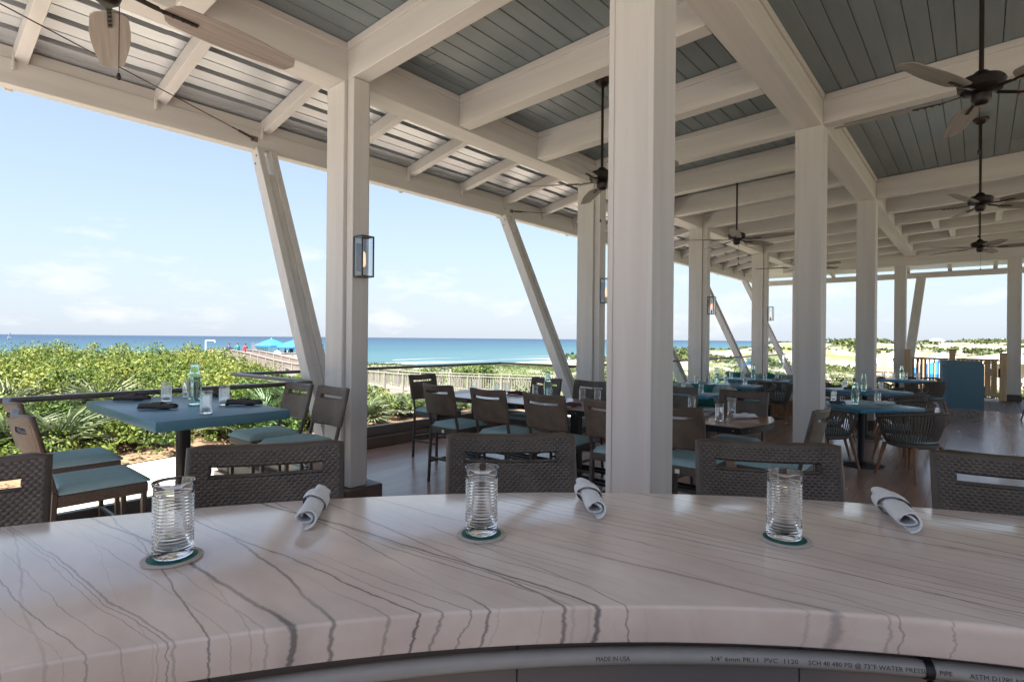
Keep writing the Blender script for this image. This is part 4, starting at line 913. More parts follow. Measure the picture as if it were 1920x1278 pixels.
# ================================================================== ceiling fans
def fan(x, y, zh, ang, label, ceil_z):
    t_ = thing('ceiling_fan', label, 'ceiling fan', (x, y, zh), R(ang), 'ceiling fans')
    H = ceil_z-zh
    link('canopy', MB().lathe([(0, H), (.085, H), (.085, H-.02), (.07, H-.045), (.045, H-.07), (.022, H-.08), (0, H-.08)], 24).mesh('canopy', 'fanmetal', smooth=40), t_)
    link('downrod', MB().cyl((0, 0, .13), (0, 0, H-.07), .0145, n=12).mesh('downrod', 'fanmetal', smooth=40), t_)
    mo = MB().lathe([(0, -.005), (.055, -.005), (.12, .012), (.135, .03), (.135, .085), (.118, .105), (.06, .12), (.04, .15), (.022, .16), (0, .16)], 30)
    m_ = link('motor', mo.mesh('motor', 'fanmetal', smooth=35), t_)
    vt = MB()
    for k in range(14):
        a = 2*math.pi*k/14; vt.bar((.1345*math.cos(a), .1345*math.sin(a), .072), (.138*math.cos(a), .138*math.sin(a), .072), .02, .016)
    link('vent_ring', vt.mesh('vent_ring', 'black'), m_)
    link('switch_cup', MB().lathe([(0, -.085), (.03, -.085), (.05, -.07), (.058, -.045), (.058, -.012), (.05, -.004), (0, -.004)], 24).mesh('switch_cup', 'fanmetal', smooth=40), t_)
    bl = MB(); n_ = 14
    def outline(s_):                               # half width of the paddle along its length
        return .076+.022*math.sin(math.pi*min(1, s_*1.15))-.012*s_ if s_ < .93 else (.0665)*math.sqrt(max(0, 1-((s_-.93)/.07)**2))
    top, bot = [], []
    for i in range(n_*2+1):
        s_ = i/(n_*2); w_ = max(.004, outline(s_)) if s_ > .06 else outline(.06)*math.sqrt(max(.02, s_/.06))
        top.append((.24+.70*s_, w_)); bot.append((.24+.70*s_, -w_))
    bl.prism(top+bot[::-1], -.003, .003); bme = bl.mesh('blade', 'blade', bevel=.0015)
    ir = MB(); ir.bar((.10, 0, .004), (.215, 0, -.006), .03, .008); ir.bar((.205, 0, -.0085), (.40, 0, -.0085), .022, .008)
    for k in range(4): ir.cyl((.235+.045*k, 0, -.013), (.235+.045*k, 0, -.018), .009, n=10)
    ime = ir.mesh('blade_iron', 'fanmetal', bevel=.002)
    for k in range(5):
        b_ = link('blade', bme, t_, (0, 0, .0), (R(-13), 0, 0)); b_.rotation_mode = 'XYZ'
        b_.matrix_local = Matrix.Rotation(2*math.pi*k/5, 4, 'Z') @ Matrix.Rotation(R(-13), 4, 'X'); link('blade_iron', ime, b_)
    ch = MB(); 
    for k in range(26): ch.cyl((.05, .0, -.07-.012*k), (.05, .0, -.08-.012*k), .0022, n=5)
    ch.lathe([(0, -.42), (.008, -.415), (.0095, -.40), (.005, -.385), (0, -.383)], 10, (.05, 0, 0)); link('pull_chain', ch.mesh('pull_chain', 'fanmetal'), t_)
fx = lambda k: 5.12+k*DX*1.005
CZ = lambda y: rz(y)+.338
fan(.72, 3.1, 3.17, 3, 'ceiling fan cut by the top left edge with two broad blades', CZ(3.1))
fan(fx(0), 3.1, 3.235, 44, 'ceiling fan on a long rod left of the wide column', CZ(3.1))
fan(fx(1), 3.1, 3.235, -20, 'ceiling fan between the wide column and the next inner column', CZ(3.1))
fan(fx(2), 3.1, 3.235, 30, 'far ceiling fan half hidden behind the second inner column', CZ(3.1))
fan(fx(0), 0, 3.32, 12, 'large ceiling fan at the upper right corner', CZ(0))
fan(fx(1), 0, 3.35, 20, 'ceiling fan at right, second in depth below the large one', CZ(0))
fan(fx(2), 0, 3.36, -15, 'farthest ceiling fan at right above the host stand', CZ(0))
tag(link('smoke_detector', MB().lathe([(0, 0), (.05, 0), (.062, .018), (.062, .03), (0, .03)], 24).mesh('smoke_detector', 'fanmetal', smooth=40), None, (7.9, -.02, rz(0)+.304)), 'small dark round detector on the ceiling boards at right', 'detector')

# ================================================================== wall lanterns on the outer columns
def sconce(x, y, z, label):
    t_ = thing('wall_lantern', label, 'wall lantern', (x, y, z), 0, 'wall lanterns on the outer columns')
    w_, d_, h_ = .13, .14, .375; s_ = .011
    fr = MB()
    for xx in (0, w_-s_):
        for yy in (-d_, -s_): fr.box(xx, xx+s_, yy, yy+s_, s_, h_-s_)
    for zz in (0, h_-s_):
        for yy in (-d_, -s_): fr.box(0, w_, yy, yy+s_, zz, zz+s_)
        for xx in (0, w_-s_): fr.box(xx, xx+s_, -d_+s_+.0003, -s_-.0003, zz, zz+s_)
    link('frame', fr.mesh('frame', 'lampmetal'), t_)
    link('top_plate', MB().box(s_, w_-s_, -d_+s_, -s_, h_-.006, h_-.002).mesh('top_plate', 'lampmetal'), t_)
    link('bottom_plate', MB().box(s_, w_-s_, -d_+s_, -s_, .002, .006).mesh('bottom_plate', 'lampmetal'), t_)
    link('back_plate', MB().box(.035, .095, -.012, -.002, .06, h_-.06).mesh('back_plate', 'lampmetal'), t_)
    for a in ((s_, w_-s_, -d_+.004, -d_+.006), (.004, .006, -d_+s_, -s_), (w_-.006, w_-.004, -d_+s_, -s_)):
        link('glass_pane', MB().box(*a, s_+.001, h_-s_-.001).mesh('glass_pane', 'pane'), t_)
    link('socket', MB().lathe([(0, .007), (.018, .007), (.018, .05), (.014, .095), (0, .095)], 16, (w_/2, -d_/2, 0)).mesh('socket', 'brass', smooth=40), t_)
    link('bulb', MB().lathe([(0, .096), (.012, .096), (.017, .12), (.019, .17), (.016, .215), (.007, .232), (0, .234)], 18, (w_/2, -d_/2, 0)).mesh('bulb', 'bulb', smooth=60), t_)
for i, nm in enumerate(('nearest column at left', 'second outer column beside the wide column', 'third outer column', 'fourth outer column, farthest')):
    x = X0+i*DX*1.005; sconce(x-.10, Y1-SC/2-.104, 2.10, f'black framed glass wall lantern on the {nm}')

# ================================================================== host stand and timber fence at the far end
hs = thing('host_stand', 'slate blue curved host stand before the timber fence', 'host stand', (16.62, 0, 0))
pts = [(0, -.10+.0)]; outer = []
for i in range(9): a = i/8*math.pi/2; outer.append((.22-.22*math.cos(a), .50+.22*math.sin(a)))
poly = [(0, -.10)]+outer+[(.55, .72), (.55, .698)]+[(.022+.198-.198*math.cos(a), .50+.198*math.sin(a)) for a in [math.pi/2-i/8*math.pi/2 for i in range(9)]]+[(.022, -.10)]
# curved front shell whose top corner at the right is rounded off
sh = MB(); n_ = 24; line = []
for i in range(9): line.append((0.0, -.10+.60*i/8))
for i in range(1, 9): a = i/8*math.pi/2; line.append((.22-.22*math.cos(a), .50+.22*math.sin(a)))
line += [(.40, .72), (.58, .72)]
def topz(p): d = p[1]+.10; return 1.135-(.13-math.sqrt(max(0, .13**2-(.13-d)**2)) if d < .13 else 0)
fine = [(0.0, -.10+.13*i/10) for i in range(10)]+[q for q in line if q[1] > .035 or q[0] > 0]
nrm_in = .024
vs_ = []; k = len(fine)
inner = []
for i, p in enumerate(fine):
    a, b_ = Vector(fine[max(0, i-1)]), Vector(fine[min(k-1, i+1)]); d_ = (b_-a).normalized(); nn = Vector((d_.y, -d_.x)); inner.append((p[0]+nn.x*nrm_in, p[1]+nn.y*nrm_in))
for L_, z0 in ((fine, 0), (inner, 0)):
    vs_ += [(p[0], p[1], .002) for p in L_]
vs_ += [(p[0], p[1], topz(p)) for p in fine]+[(p[0], p[1], topz(q)) for p, q in zip(inner, fine)]
fs_ = []
for i in range(k-1): fs_ += [(i, i+1, 2*k+i+1, 2*k+i), (k+i, 3*k+i, 3*k+i+1, k+i+1), (2*k+i, 2*k+i+1, 3*k+i+1, 3*k+i), (i, k+i, k+i+1, i+1)]
fs_ += [(0, 2*k, 3*k, k), (k-1, 2*k-1, 4*k-1, 3*k-1)]
link('front_shell', sh.add(vs_, fs_).mesh('front_shell', 'hostess', smooth=40), hs)
link('work_top', MB().box(.03, .52, -.06, .68, .98, 1.01).mesh('work_top', 'hostess', bevel=.003), hs)
link('side_panel', MB().box(.03, .52, -.085, -.065, .002, .979).mesh('side_panel', 'hostess', bevel=.003), hs)
fence = thing('timber_fence', 'cedar fence with square posts and upright pickets behind the host stand', 'fence', (19.85, 0, 0))
for y, h_ in ((1.60, 1.32), (.57, 1.34), (-.50, 1.26)):
    p_ = link('post', MB().box(-.05, .05, y-.075, y+.075, -.02, h_).mesh('post', 'cedar', bevel=.008), fence)
    link('post_cap', MB().box(-.065, .065, y-.09, y+.09, h_+.001, h_+.025).mesh('post_cap', 'cedar', bevel=.006), p_)
for y0, y1_ in ((.65, 1.52), (-.42, .49)):
    link('top_rail', MB().box(-.06, .06, y0, y1_, 1.06, 1.12).mesh('top_rail', 'cedar', bevel=.006), fence)
    link('bottom_rail', MB().box(-.03, .03, y0, y1_, .09, .17).mesh('bottom_rail', 'cedar', bevel=.006), fence)
yy = 1.46
while yy > .68:
    if yy > 1.08: link('picket', MB().box(-.02, .02, yy-.03, yy+.03, .171, 1.059).mesh('picket', 'cedar', bevel=.004), fence)
    else: link('metal_baluster', MB().cyl((0, yy, .171), (0, yy, 1.059), .011, n=8).mesh('metal_baluster', 'black', smooth=50), fence)
    yy -= .096
yy = .43
while yy > -.40:
    link('picket', MB().box(-.02, .02, yy-(.07 if yy < -.12 else .03), yy+(.055 if yy < -.12 else .03), .171, 1.059).mesh('picket', 'cedar', bevel=.004), fence); yy -= (.13 if yy < -.05 else .096)
tag(link('door_latch', MB().box(-.07, -.052, -.44, -.40, .62, .86).mesh('door_latch', 'black', bevel=.004), None, (19.85, 0, 0)), 'black gate latch on the cedar fence near the end column', 'latch')
# low stair fence further out, catching the sun
f2 = thing('stair_rail', 'sunlit tan timber rail of the stairs beyond the cedar fence', 'fence', (24.5, 1.2, 0))
for k in range(4):
    p_ = Vector((k*.25, 1.5-k*1.15, 0)); gz_ = float(ground_z(24.5+p_.x, 1.2+p_.y))
    link('post', MB().box(p_.x-.07, p_.x+.07, p_.y-.07, p_.y+.07, gz_-.2, 1.22-.03*k).mesh('post', 'cedar', bevel=.008), f2)
link('top_rail', MB().bar((0, 1.5, .98), (.75, -1.95, .92), .12, .05).mesh('top_rail', 'cedar', bevel=.006), f2)
for k in range(22): link('picket', MB().box(.02+.033*k, .06+.033*k, 1.36-.15*k-.02, 1.36-.15*k+.02, -.6, .95).mesh('picket', 'cedar', bevel=.003), f2)

# ================================================================== boardwalk to the beach
bw = thing('boardwalk', 'weathered timber boardwalk with picket railings crossing the dunes', 'boardwalk')
def walk_z(y): return float(-1.72+.75*smooth01(40, 60, y)-.1*smooth01(30, 16, y))
pick = MB().box(-.018, .018, -.018, .018, -.9, .0).mesh('picket', 'grey_timber'); npick = 0
ptsm = [Vector((x, y, 0)) for x, y in WALK]
def offset_line(o_):
    out = []
    for i, p in enumerate(ptsm):
        d_ = (ptsm[min(i+1, len(ptsm)-1)]-ptsm[max(i-1, 0)]).normalized(); out.append(p+Vector((-d_.y, d_.x, 0))*o_)
    return out
pk_rest = MB()
for side, off in (('near', -1.05), ('far', 1.05)):
    ln_ = offset_line(off)
    for a, b_ in zip(ln_[:-1], ln_[1:]):
        d_ = b_-a; L_ = d_.length; u_ = d_/L_; n_ = max(1, round(L_/2.1))
        for i in range(n_):
            p, q = a+u_*(L_*i/n_), a+u_*(L_*(i+1)/n_); zp, zq = walk_z(p.y), walk_z(q.y)
            p_ = MB().box(-.06, .06, -.06, .06, -1.0, 1.12).mesh('post', 'grey_timber', bevel=.006); link('post', p_, bw, (p.x, p.y, zp))
            link('top_rail', MB().bar(p+Vector((0, 0, zp+1.07)), q+Vector((0, 0, zq+1.07)), .14, .04).mesh('top_rail', 'grey_timber'), bw)
            link('bottom_rail', MB().bar(p+Vector((0, 0, zp+.12)), q+Vector((0, 0, zq+.12)), .04, .08).mesh('bottom_rail', 'grey_timber'), bw)
            m_ = max(3, int((q-p).length/.15))
            for k in range(1, m_):
                c_ = p+(q-p)*k/m_; zc = zp+(zq-zp)*k/m_
                if side == 'near' and 14 < c_.y < 45 and npick < 290: link('picket', pick, bw, (c_.x, c_.y, zc+1.05)); npick += 1
                else: pk_rest.box(c_.x-.018, c_.x+.018, c_.y-.018, c_.y+.018, zc+.15, zc+1.05)
o = link('far_pickets', pk_rest.mesh('far_pickets', 'grey_timber'), bw); o['kind'] = 'stuff'
l0, l1 = offset_line(-1.1), offset_line(1.1)
for i in range(len(l0)-1):
    m_ = MB(); a, b_, c_, d_ = l0[i], l0[i+1], l1[i+1], l1[i]
    m_.hexa([(p.x, p.y, walk_z(p.y)-.22) for p in (a, b_, c_, d_)]+[(p.x, p.y, walk_z(p.y)) for p in (a, b_, c_, d_)]); link('walkway_deck', m_.mesh('walkway_deck', 'grey_timber'), bw)
# beach club terrace at the end of the boardwalk
TZ = -.95
tr = thing('beach_terrace', 'raised timber terrace with board fence where people sit near the water', 'terrace')
poly = [(21.5, 69.5), (24.6, 71.5), (36.5, 62.0), (34.5, 54), (31.5, 51.0), (24.0, 62.5)]
link('terrace_deck', MB().prism(poly, -3.2, TZ).mesh('terrace_deck', 'grey_timber'), tr)
fl = [(21.5, 69.5), (24.0, 62.5), (31.5, 51.0)]
for (ax, ay), (bx, by) in zip(fl[:-1], fl[1:]):
    a, b_ = Vector((ax, ay, 0)), Vector((bx, by, 0)); L_ = (b_-a).length; u_ = (b_-a)/L_; n_ = max(1, int(L_/.9))
    for k in range(n_):
        p, q = a+u_*(L_*k/n_+.05), a+u_*(L_*(k+1)/n_-.05)
        link('fence_panel', MB().bar(p+Vector((0, 0, TZ-.35)), q+Vector((0, 0, TZ-.35)), .03, 2.1).mesh('fence_panel', 'grey_timber'), tr)
        link('post', MB().bar(a+u_*(L_*k/n_)+Vector((0, 0, TZ-1.5)), a+u_*(L_*k/n_)+Vector((0, 0, TZ+.85)), .11, .11).mesh('post', 'grey_timber'), tr)
    link('top_rail', MB().bar(a+Vector((0, 0, TZ+.78)), b_+Vector((0, 0, TZ+.78)), .14, .05).mesh('top_rail', 'grey_timber'), tr)
la = MB()
for k in range(8): la.bar((27.9, 61.6-.0, TZ+.2+.2*k), (29.0, 60.2, TZ+.2+.2*k), .02, .05); 
for k in range(8): la.bar((27.9+.157*k, 61.6-.2*k, TZ), (27.9+.157*k, 61.6-.2*k, TZ+1.85), .05, .02)
tag(link('lattice_screen', la.mesh('lattice_screen', 'grey_timber')), 'pale lattice screen on the beach terrace left of the blue umbrellas', 'screen')
def umbrella(x, y, z0, hpole, rad, m_, label, grp, n=8):
    t_ = thing('umbrella', label, 'umbrella', (x, y, z0), .3, grp); link('pole', MB().cyl((0, 0, 0), (0, 0, hpole), .025, n=8).mesh('pole', 'whitepaint', smooth=50), t_)
    c_ = MB(); vs_ = [(0, 0, hpole)]+[(rad*.55*math.cos(2*math.pi*i/n), rad*.55*math.sin(2*math.pi*i/n), hpole-rad*.20) for i in range(n)]+[(rad*math.cos(2*math.pi*i/n), rad*math.sin(2*math.pi*i/n), hpole-rad*.44) for i in range(n)]+[(rad*math.cos(2*math.pi*i/n), rad*math.sin(2*math.pi*i/n), hpole-rad*.44-.14) for i in range(n)]
    vs_ += [(v[0]*.99, v[1]*.99, v[2]-.01) for v in vs_]; k = 3*n+1; fs_ = []
    for i in range(n):
        j = (i+1) % n
        for o_ in (0, k): fs_ += [(o_, o_+1+i, o_+1+j), (o_+1+i, o_+n+1+i, o_+n+1+j, o_+1+j), (o_+n+1+i, o_+2*n+1+i, o_+2*n+1+j, o_+n+1+j)]
        fs_.append((2*n+1+i, k+2*n+1+i, k+2*n+1+j, 2*n+1+j))
    link('canopy', c_.add(vs_, fs_).mesh('canopy', m_), t_); link('finial', MB().lathe([(0, hpole+.08), (.03, hpole+.04), (.03, hpole), (0, hpole)], 8).mesh('finial', 'whitepaint'), t_)
umbrella(29.7, 60.8, TZ, 2.25, 1.75, 'blue_canvas', 'left blue umbrella on the distant beach terrace', 'blue beach umbrellas')
umbrella(30.3, 57.0, TZ, 2.15, 1.75, 'blue_canvas', 'middle blue umbrella on the distant beach terrace', 'blue beach umbrellas')
umbrella(34.5, 61.4, TZ, 2.35, 1.75, 'blue_canvas', 'rightmost blue umbrella on the beach terrace, beside the slanting strut', 'blue beach umbrellas')
shw = thing('beach_shower', 'white angled shower post on the beach terrace against the sea', 'shower', (25.2, 67.2, TZ))
link('post', MB().box(-.05, .05, -.05, .05, 0, 2.0).mesh('post', 'whitepaint', bevel=.006), shw); link('arm', MB().bar((0, 0, 2.0), (.75, -.6, 2.0), .08, .08).mesh('arm', 'whitepaint', bevel=.006), shw)
link('shower_head', MB().cyl((.75, -.6, 1.96), (.75, -.6, 1.76), .03, .06, 10).mesh('shower_head', 'whitepaint'), shw)
# people on the terrace: one skinned body each, with clothing tones
def person(x, y, z, face, shirt, skin, seated, label):
    J = {'pel': (0, 0, .50 if seated else .92), 'chest': (-.03, 0, .82 if seated else 1.25), 'neck': (-.03, 0, 1.0 if seated else 1.46), 'head': (0, 0, 1.16 if seated else 1.64), 'crown': (0, 0, 1.26 if seated else 1.74)}
    names = list(J); vs_ = [J[n] for n in names]; es = [(0, 1), (1, 2), (2, 3), (3, 4)]; rad = [.15, .16, .06, .095, .07]
    def chain(base, pts_, rr):
        prev = base
        for p, r_ in zip(pts_, rr): vs_.append(p); rad.append(r_); es.append((prev, len(vs_)-1)); prev = len(vs_)-1
    for s_ in (-1, 1):
        if seated: chain(0, [(.08, s_*.1, .50), (.45, s_*.12, .52), (.48, s_*.12, .08), (.60, s_*.12, .05)], [.095, .07, .05, .045]); chain(1, [(-.02, s_*.2, .88), (.08, s_*.25, .66), (.30, s_*.2, .62)], [.06, .048, .04])
        else: chain(0, [(0, s_*.1, .85), (.03, s_*.11, .48), (0, s_*.11, .07), (.13, s_*.12, .05)], [.1, .075, .05, .045]); chain(1, [(0, s_*.2, 1.36), (-.02, s_*.26, 1.08), (.1, s_*.26, .84)], [.06, .048, .04])
    me = bpy.data.meshes.new('body'); me.from_pydata(vs_, es, []); o = bpy.data.objects.new('person', me); C.objects.link(o)
    sk_ = o.modifiers.new('skin', 'SKIN')
    for i, sv in enumerate(me.skin_vertices[0].data): sv.radius = (rad[i], rad[i]); sv.use_root = (i == 0)
    o.modifiers.new('sub', 'SUBSURF').levels = 1; o.modifiers['sub'].render_levels = 1
    m_ = mat('person_cloth', shirt, .8)
    def ex(t, b, tcn):
        sp = t.nodes.new('ShaderNodeSeparateXYZ'); t.links.new(tcn.outputs['Object'], sp.inputs[0]); gt = t.nodes.new('ShaderNodeMath'); gt.operation = 'GREATER_THAN'; gt.inputs[1].default_value = 1.0 if seated else 1.45
        t.links.new(sp.outputs['Z'], gt.inputs[0]); mx = t.nodes.new('ShaderNodeMix'); mx.data_type = 'RGBA'; mx.inputs['A'].default_value = (*shirt, 1); mx.inputs['B'].default_value = (*skin, 1); t.links.new(gt.outputs[0], mx.inputs['Factor']); t.links.new(mx.outputs['Result'], b.inputs['Base Color'])
    m_ = mat('person_cloth', shirt, .8, extra=ex); me.materials.append(m_)
    o.location = (x, y, z); o.rotation_euler = (0, 0, face); tag(o, label, 'person', 'people on the beach terrace')
    h_ = 1.16 if seated else 1.64
    link('hair', MB().lathe([(0, .125), (.06, .11), (.10, .05), (.106, -.01), (.09, -.05), (0, -.04)], 14, (-.015, 0, h_)).mesh('hair', mat('hair', (.05, .03, .02), .7), smooth=60), o)
PEO = [(24.9, 65.2, (.5, .2, .15), 1, 'pink top, leftmost by the shower'), (25.8, 64.0, (.55, .5, .45), 1, 'pale top, second from the shower'), (26.4, 63.9, (.04, .05, .12), 0, 'navy clothes, tallest of the left cluster'), (26.3, 62.8, (.5, .16, .14), 1, 'red top in the left cluster'),
       (27.0, 63.2, (.04, .2, .2), 0, 'teal top at the right of the left cluster'), (27.3, 61.9, (.3, .06, .08), 0, 'dark red clothes, alone left of the lattice screen'), (29.6, 59.0, (.65, .62, .58), 1, 'white top under the left umbrella'), (30.2, 58.6, (.03, .05, .13), 1, 'navy top between the two umbrellas'),
       (30.6, 58.0, (.03, .07, .16), 0, 'dark blue clothes standing under the middle umbrella'), (31.1, 57.0, (.7, .7, .7), 1, 'white shirt right of the middle umbrella'), (31.6, 56.1, (.03, .03, .04), 0, 'black clothes beside the slanting strut'), (31.5, 55.3, (.05, .35, .15), 1, 'green top beside the slanting strut')]
for k, (x, y, c_, st_, lab) in enumerate(PEO): person(x, y, TZ, random.uniform(0, 6.28), c_, SKINS[k % 3], bool(st_), ('seated' if st_ else 'standing')+' person on the beach terrace in '+lab)
ch_tpl = [('seat', MB().box(-.25, .22, -.25, .25, .34, .40).mesh('seat', 'whitepaint', bevel=.01)), ('backrest', MB().hexa([(-.27, -.25, .40), (-.23, -.25, .40), (-.23, .25, .40), (-.27, .25, .40), (-.37, -.25, .9), (-.33, -.25, .9), (-.33, .25, .9), (-.37, .25, .9)]).mesh('backrest', 'whitepaint'))]+[('leg', MB().box(a-.025, a+.025, b_-.025, b_+.025, 0, .339).mesh('leg', 'whitepaint')) for a in (-.2, .18) for b_ in (-.2, .2)]
for k, (x, y, c_, st_, lab) in enumerate(PEO):
    if st_:
        t_ = thing('terrace_chair', f'white terrace chair under the person in {lab}', 'chair', (x, y, TZ), bpy.data.objects['person' if k == 0 else f'person.{k:03d}'].rotation_euler.z, 'chairs on the beach terrace'); spawn(ch_tpl, t_)
# tents, kiosk and buildings beyond the fence
def gz(x, y): return float(ground_z(x, y))
def tent(x, y, w_, ze, zt, label):
    g_ = gz(x, y); t_ = thing('canopy_tent', label, 'tent', (x, y, g_), .5, 'white canopy tents')
    for sx_ in (-1, 1):
        for sy in (-1, 1): link('leg', MB().cyl((sx_*w_*.46, sy*w_*.46, -.1), (sx_*w_*.46, sy*w_*.46, ze-g_), .03, n=8).mesh('leg', 'whitepaint'), t_)
    a = w_/2; e, p = ze-g_, zt-g_; k = .35
    m_ = MB(); vs_ = [(-a, -a, e), (a, -a, e), (a, a, e), (-a, a, e)]+[(x_*k, y_*k, e+(p-e)*.52) for x_, y_ in ((-a, -a), (a, -a), (a, a), (-a, a))]+[(0, 0, p)]+[(x_, y_, e-.2) for x_, y_ in ((-a, -a), (a, -a), (a, a), (-a, a))]
    m_.add(vs_, [(0, 1, 5, 4), (1, 2, 6, 5), (2, 3, 7, 6), (3, 0, 4, 7), (4, 5, 8), (5, 6, 8), (6, 7, 8), (7, 4, 8), (9, 10, 1, 0), (10, 11, 2, 1), (11, 12, 3, 2), (12, 9, 0, 3)]); link('canopy', m_.mesh('canopy', 'white_canvas'), t_)
tent(36.4, 3.55, 2.0, .42, 1.05, 'white canopy tent above the slatted kiosk right of the third inner column')
tent(37.5, 1.45, 3.0, .45, 1.05, 'white canopy tent above the cedar fence left of the host stand')
tent(45, -1.4, 3.4, .55, 1.05, 'white canopy tent at right behind the end column')
ki = thing('slatted_kiosk', 'pale timber kiosk with horizontal slats below a white tent', 'kiosk', (32.5, 3.15, 0))
for k in range(11): link('slat', MB().box(-.02, .02, -.85, .85, -1.9+k*.2, -1.77+k*.2).mesh('slat', 'stucco'), ki)
link('body', MB().box(.03, 1.6, -.83, .83, gz(32.5, 3.15)-.1, .30).mesh('body', mat('kiosk_inner', (.30, .2, .13), .8)), ki)
umbrella(29.8, 1.28, gz(29.8, 1.28), 1.9+.5, 1.25, 'blue_canvas', 'blue and white umbrella seen through the dark balusters of the fence', 'umbrellas beyond the fence')
wf = thing('white_fence', 'white picket fence at the edge of the green scrub behind the columns', 'fence', (24.0, 4.7, 0))
for k in range(26): link('picket', MB().box(-.015, .015, 1.2-.1*k-.03, 1.2-.1*k+.03, -1.1, -.38).mesh('picket', 'whitepaint'), wf)
link('top_rail', MB().box(-.03, .03, -1.4, 1.3, -.37, -.30).mesh('top_rail', 'whitepaint'), wf); link('bottom_rail', MB().box(-.045, -.02, -1.4, 1.3, -.98, -.9).mesh('bottom_rail', 'whitepaint'), wf)
for k in range(3): link('post', MB().box(.0155, .10, 1.25-1.25*k-.05, 1.25-1.25*k+.05, gz(24, 4.7)-.2, -.28).mesh('post', 'whitepaint'), wf)
bd = thing('pergola_house', 'low tan stucco house with flat pergola roof behind the cedar fence', 'house', (62, -1.2, 0))
g_ = gz(62, -1.2)
link('wall', MB().box(0, 6, -3, 3.0, g_-.5, -.1).mesh('wall', 'stucco'), bd); rf = link('roof', MB().box(-.6, 6.6, -3.6, 3.6, -.09, .18).mesh('roof', mat('pale_roof', (.62, .52, .40), .8)), bd)
for k in range(4): wn_ = link('window', MB().box(-.03, -.005, -2.5+1.4*k, -1.7+1.4*k, -1.3, -.4).mesh('window', mat('dark_pane', (.05, .06, .07), .1)), bd); link('window_frame', MB().box(-.06, -.031, -2.58+1.4*k, -1.62+1.4*k, -1.38, -1.3).mesh('window_frame', 'whitepaint'), wn_)
for k in range(7): link('pergola_beam', MB().box(-1.6, -.61, -3.3+1.1*k, -3.2+1.1*k, -.05, .1).mesh('pergola_beam', 'cedar'), rf)
for k, (x, y, w_, h_) in enumerate(((330, 1, 6, 3.2), (352, -9, 7, 3.6), (300, 14, 5, 2.8), (340, 8, 4, 3.0))):
    t_ = thing('dune_house', f'tiny pale house on the skyline of the far dunes, {ORD[k]} built row', 'house', (x, y, gz(x, y)-1), 0, 'houses on the far dunes'); t_['label'] = ['tiny pale house on the far dune skyline above the host stand', 'widest pale house on the far dune skyline beside the end column', 'low pale house at the left end of the far dune skyline', 'small pale house in the middle of the far dune skyline'][k]
    link('wall', MB().box(0, 8, -w_/2, w_/2, -1, h_*.62).mesh('wall', 'whitepaint'), t_); m_ = MB(); m_.hexa([(-.4, -w_/2-.4, h_*.62), (8.4, -w_/2-.4, h_*.62), (8.4, w_/2+.4, h_*.62), (-.4, w_/2+.4, h_*.62), (2, -w_/2+1, h_), (6, -w_/2+1, h_), (6, w_/2-1, h_), (2, w_/2-1, h_)]); link('roof', m_.mesh('roof', mat('grey_roof', (.3, .28, .26), .8)), t_)
sb = thing('sailboat', 'tiny white sailboat on the sea at the far left', 'boat', (160, 1250, -6.4), .4)
link('hull', MB().hexa([(-4, -.6, 0), (4, -.2, 0), (4, .2, 0), (-4, .6, 0), (-4.4, -1.1, 1.2), (5, -.2, 1.4), (5, .2, 1.4), (-4.4, 1.1, 1.2)]).mesh('hull', 'whitepaint'), sb)
link('mast', MB().cyl((.5, 0, 1.2), (.5, 0, 13), .12, n=6).mesh('mast', 'whitepaint'), sb); link('sail', MB().hexa([(-4, -.05, 2.2), (.3, -.05, 2.2), (.3, .05, 2.2), (-4, .05, 2.2), (.1, -.03, 12.5), (.3, -.03, 12.5), (.3, .03, 12.5), (.1, .03, 12.5)]).mesh('sail', 'white_canvas'), sb)

# ================================================================== planting
def leaves(centres, normals, sizes, name, m_, aspect=.55):
    n = len(centres); c_ = np.asarray(centres); nr = np.asarray(normals); s_ = np.asarray(sizes)[:, None]
    rnd = rng.normal(size=(n, 3)); t1 = np.cross(nr, rnd); t1 /= np.linalg.norm(t1, axis=1, keepdims=True)+1e-9; t2 = np.cross(nr, t1)
    V = np.empty((n, 4, 3)); V[:, 0] = c_-t1*s_; V[:, 1] = c_+t2*s_*aspect; V[:, 2] = c_+t1*s_; V[:, 3] = c_-t2*s_*aspect
    V[:, 0] -= nr*s_*.25; V[:, 2] -= nr*s_*.25
    me = bpy.data.meshes.new(name); me.vertices.add(n*4); me.vertices.foreach_set('co', V.ravel()); me.loops.add(n*4); me.loops.foreach_set('vertex_index', np.arange(n*4, dtype=np.int32))
    me.polygons.add(n); me.polygons.foreach_set('loop_start', np.arange(0, n*4, 4, dtype=np.int32)); me.materials.append(M[m_]); me.update(calc_edges=True); me.validate(); return me
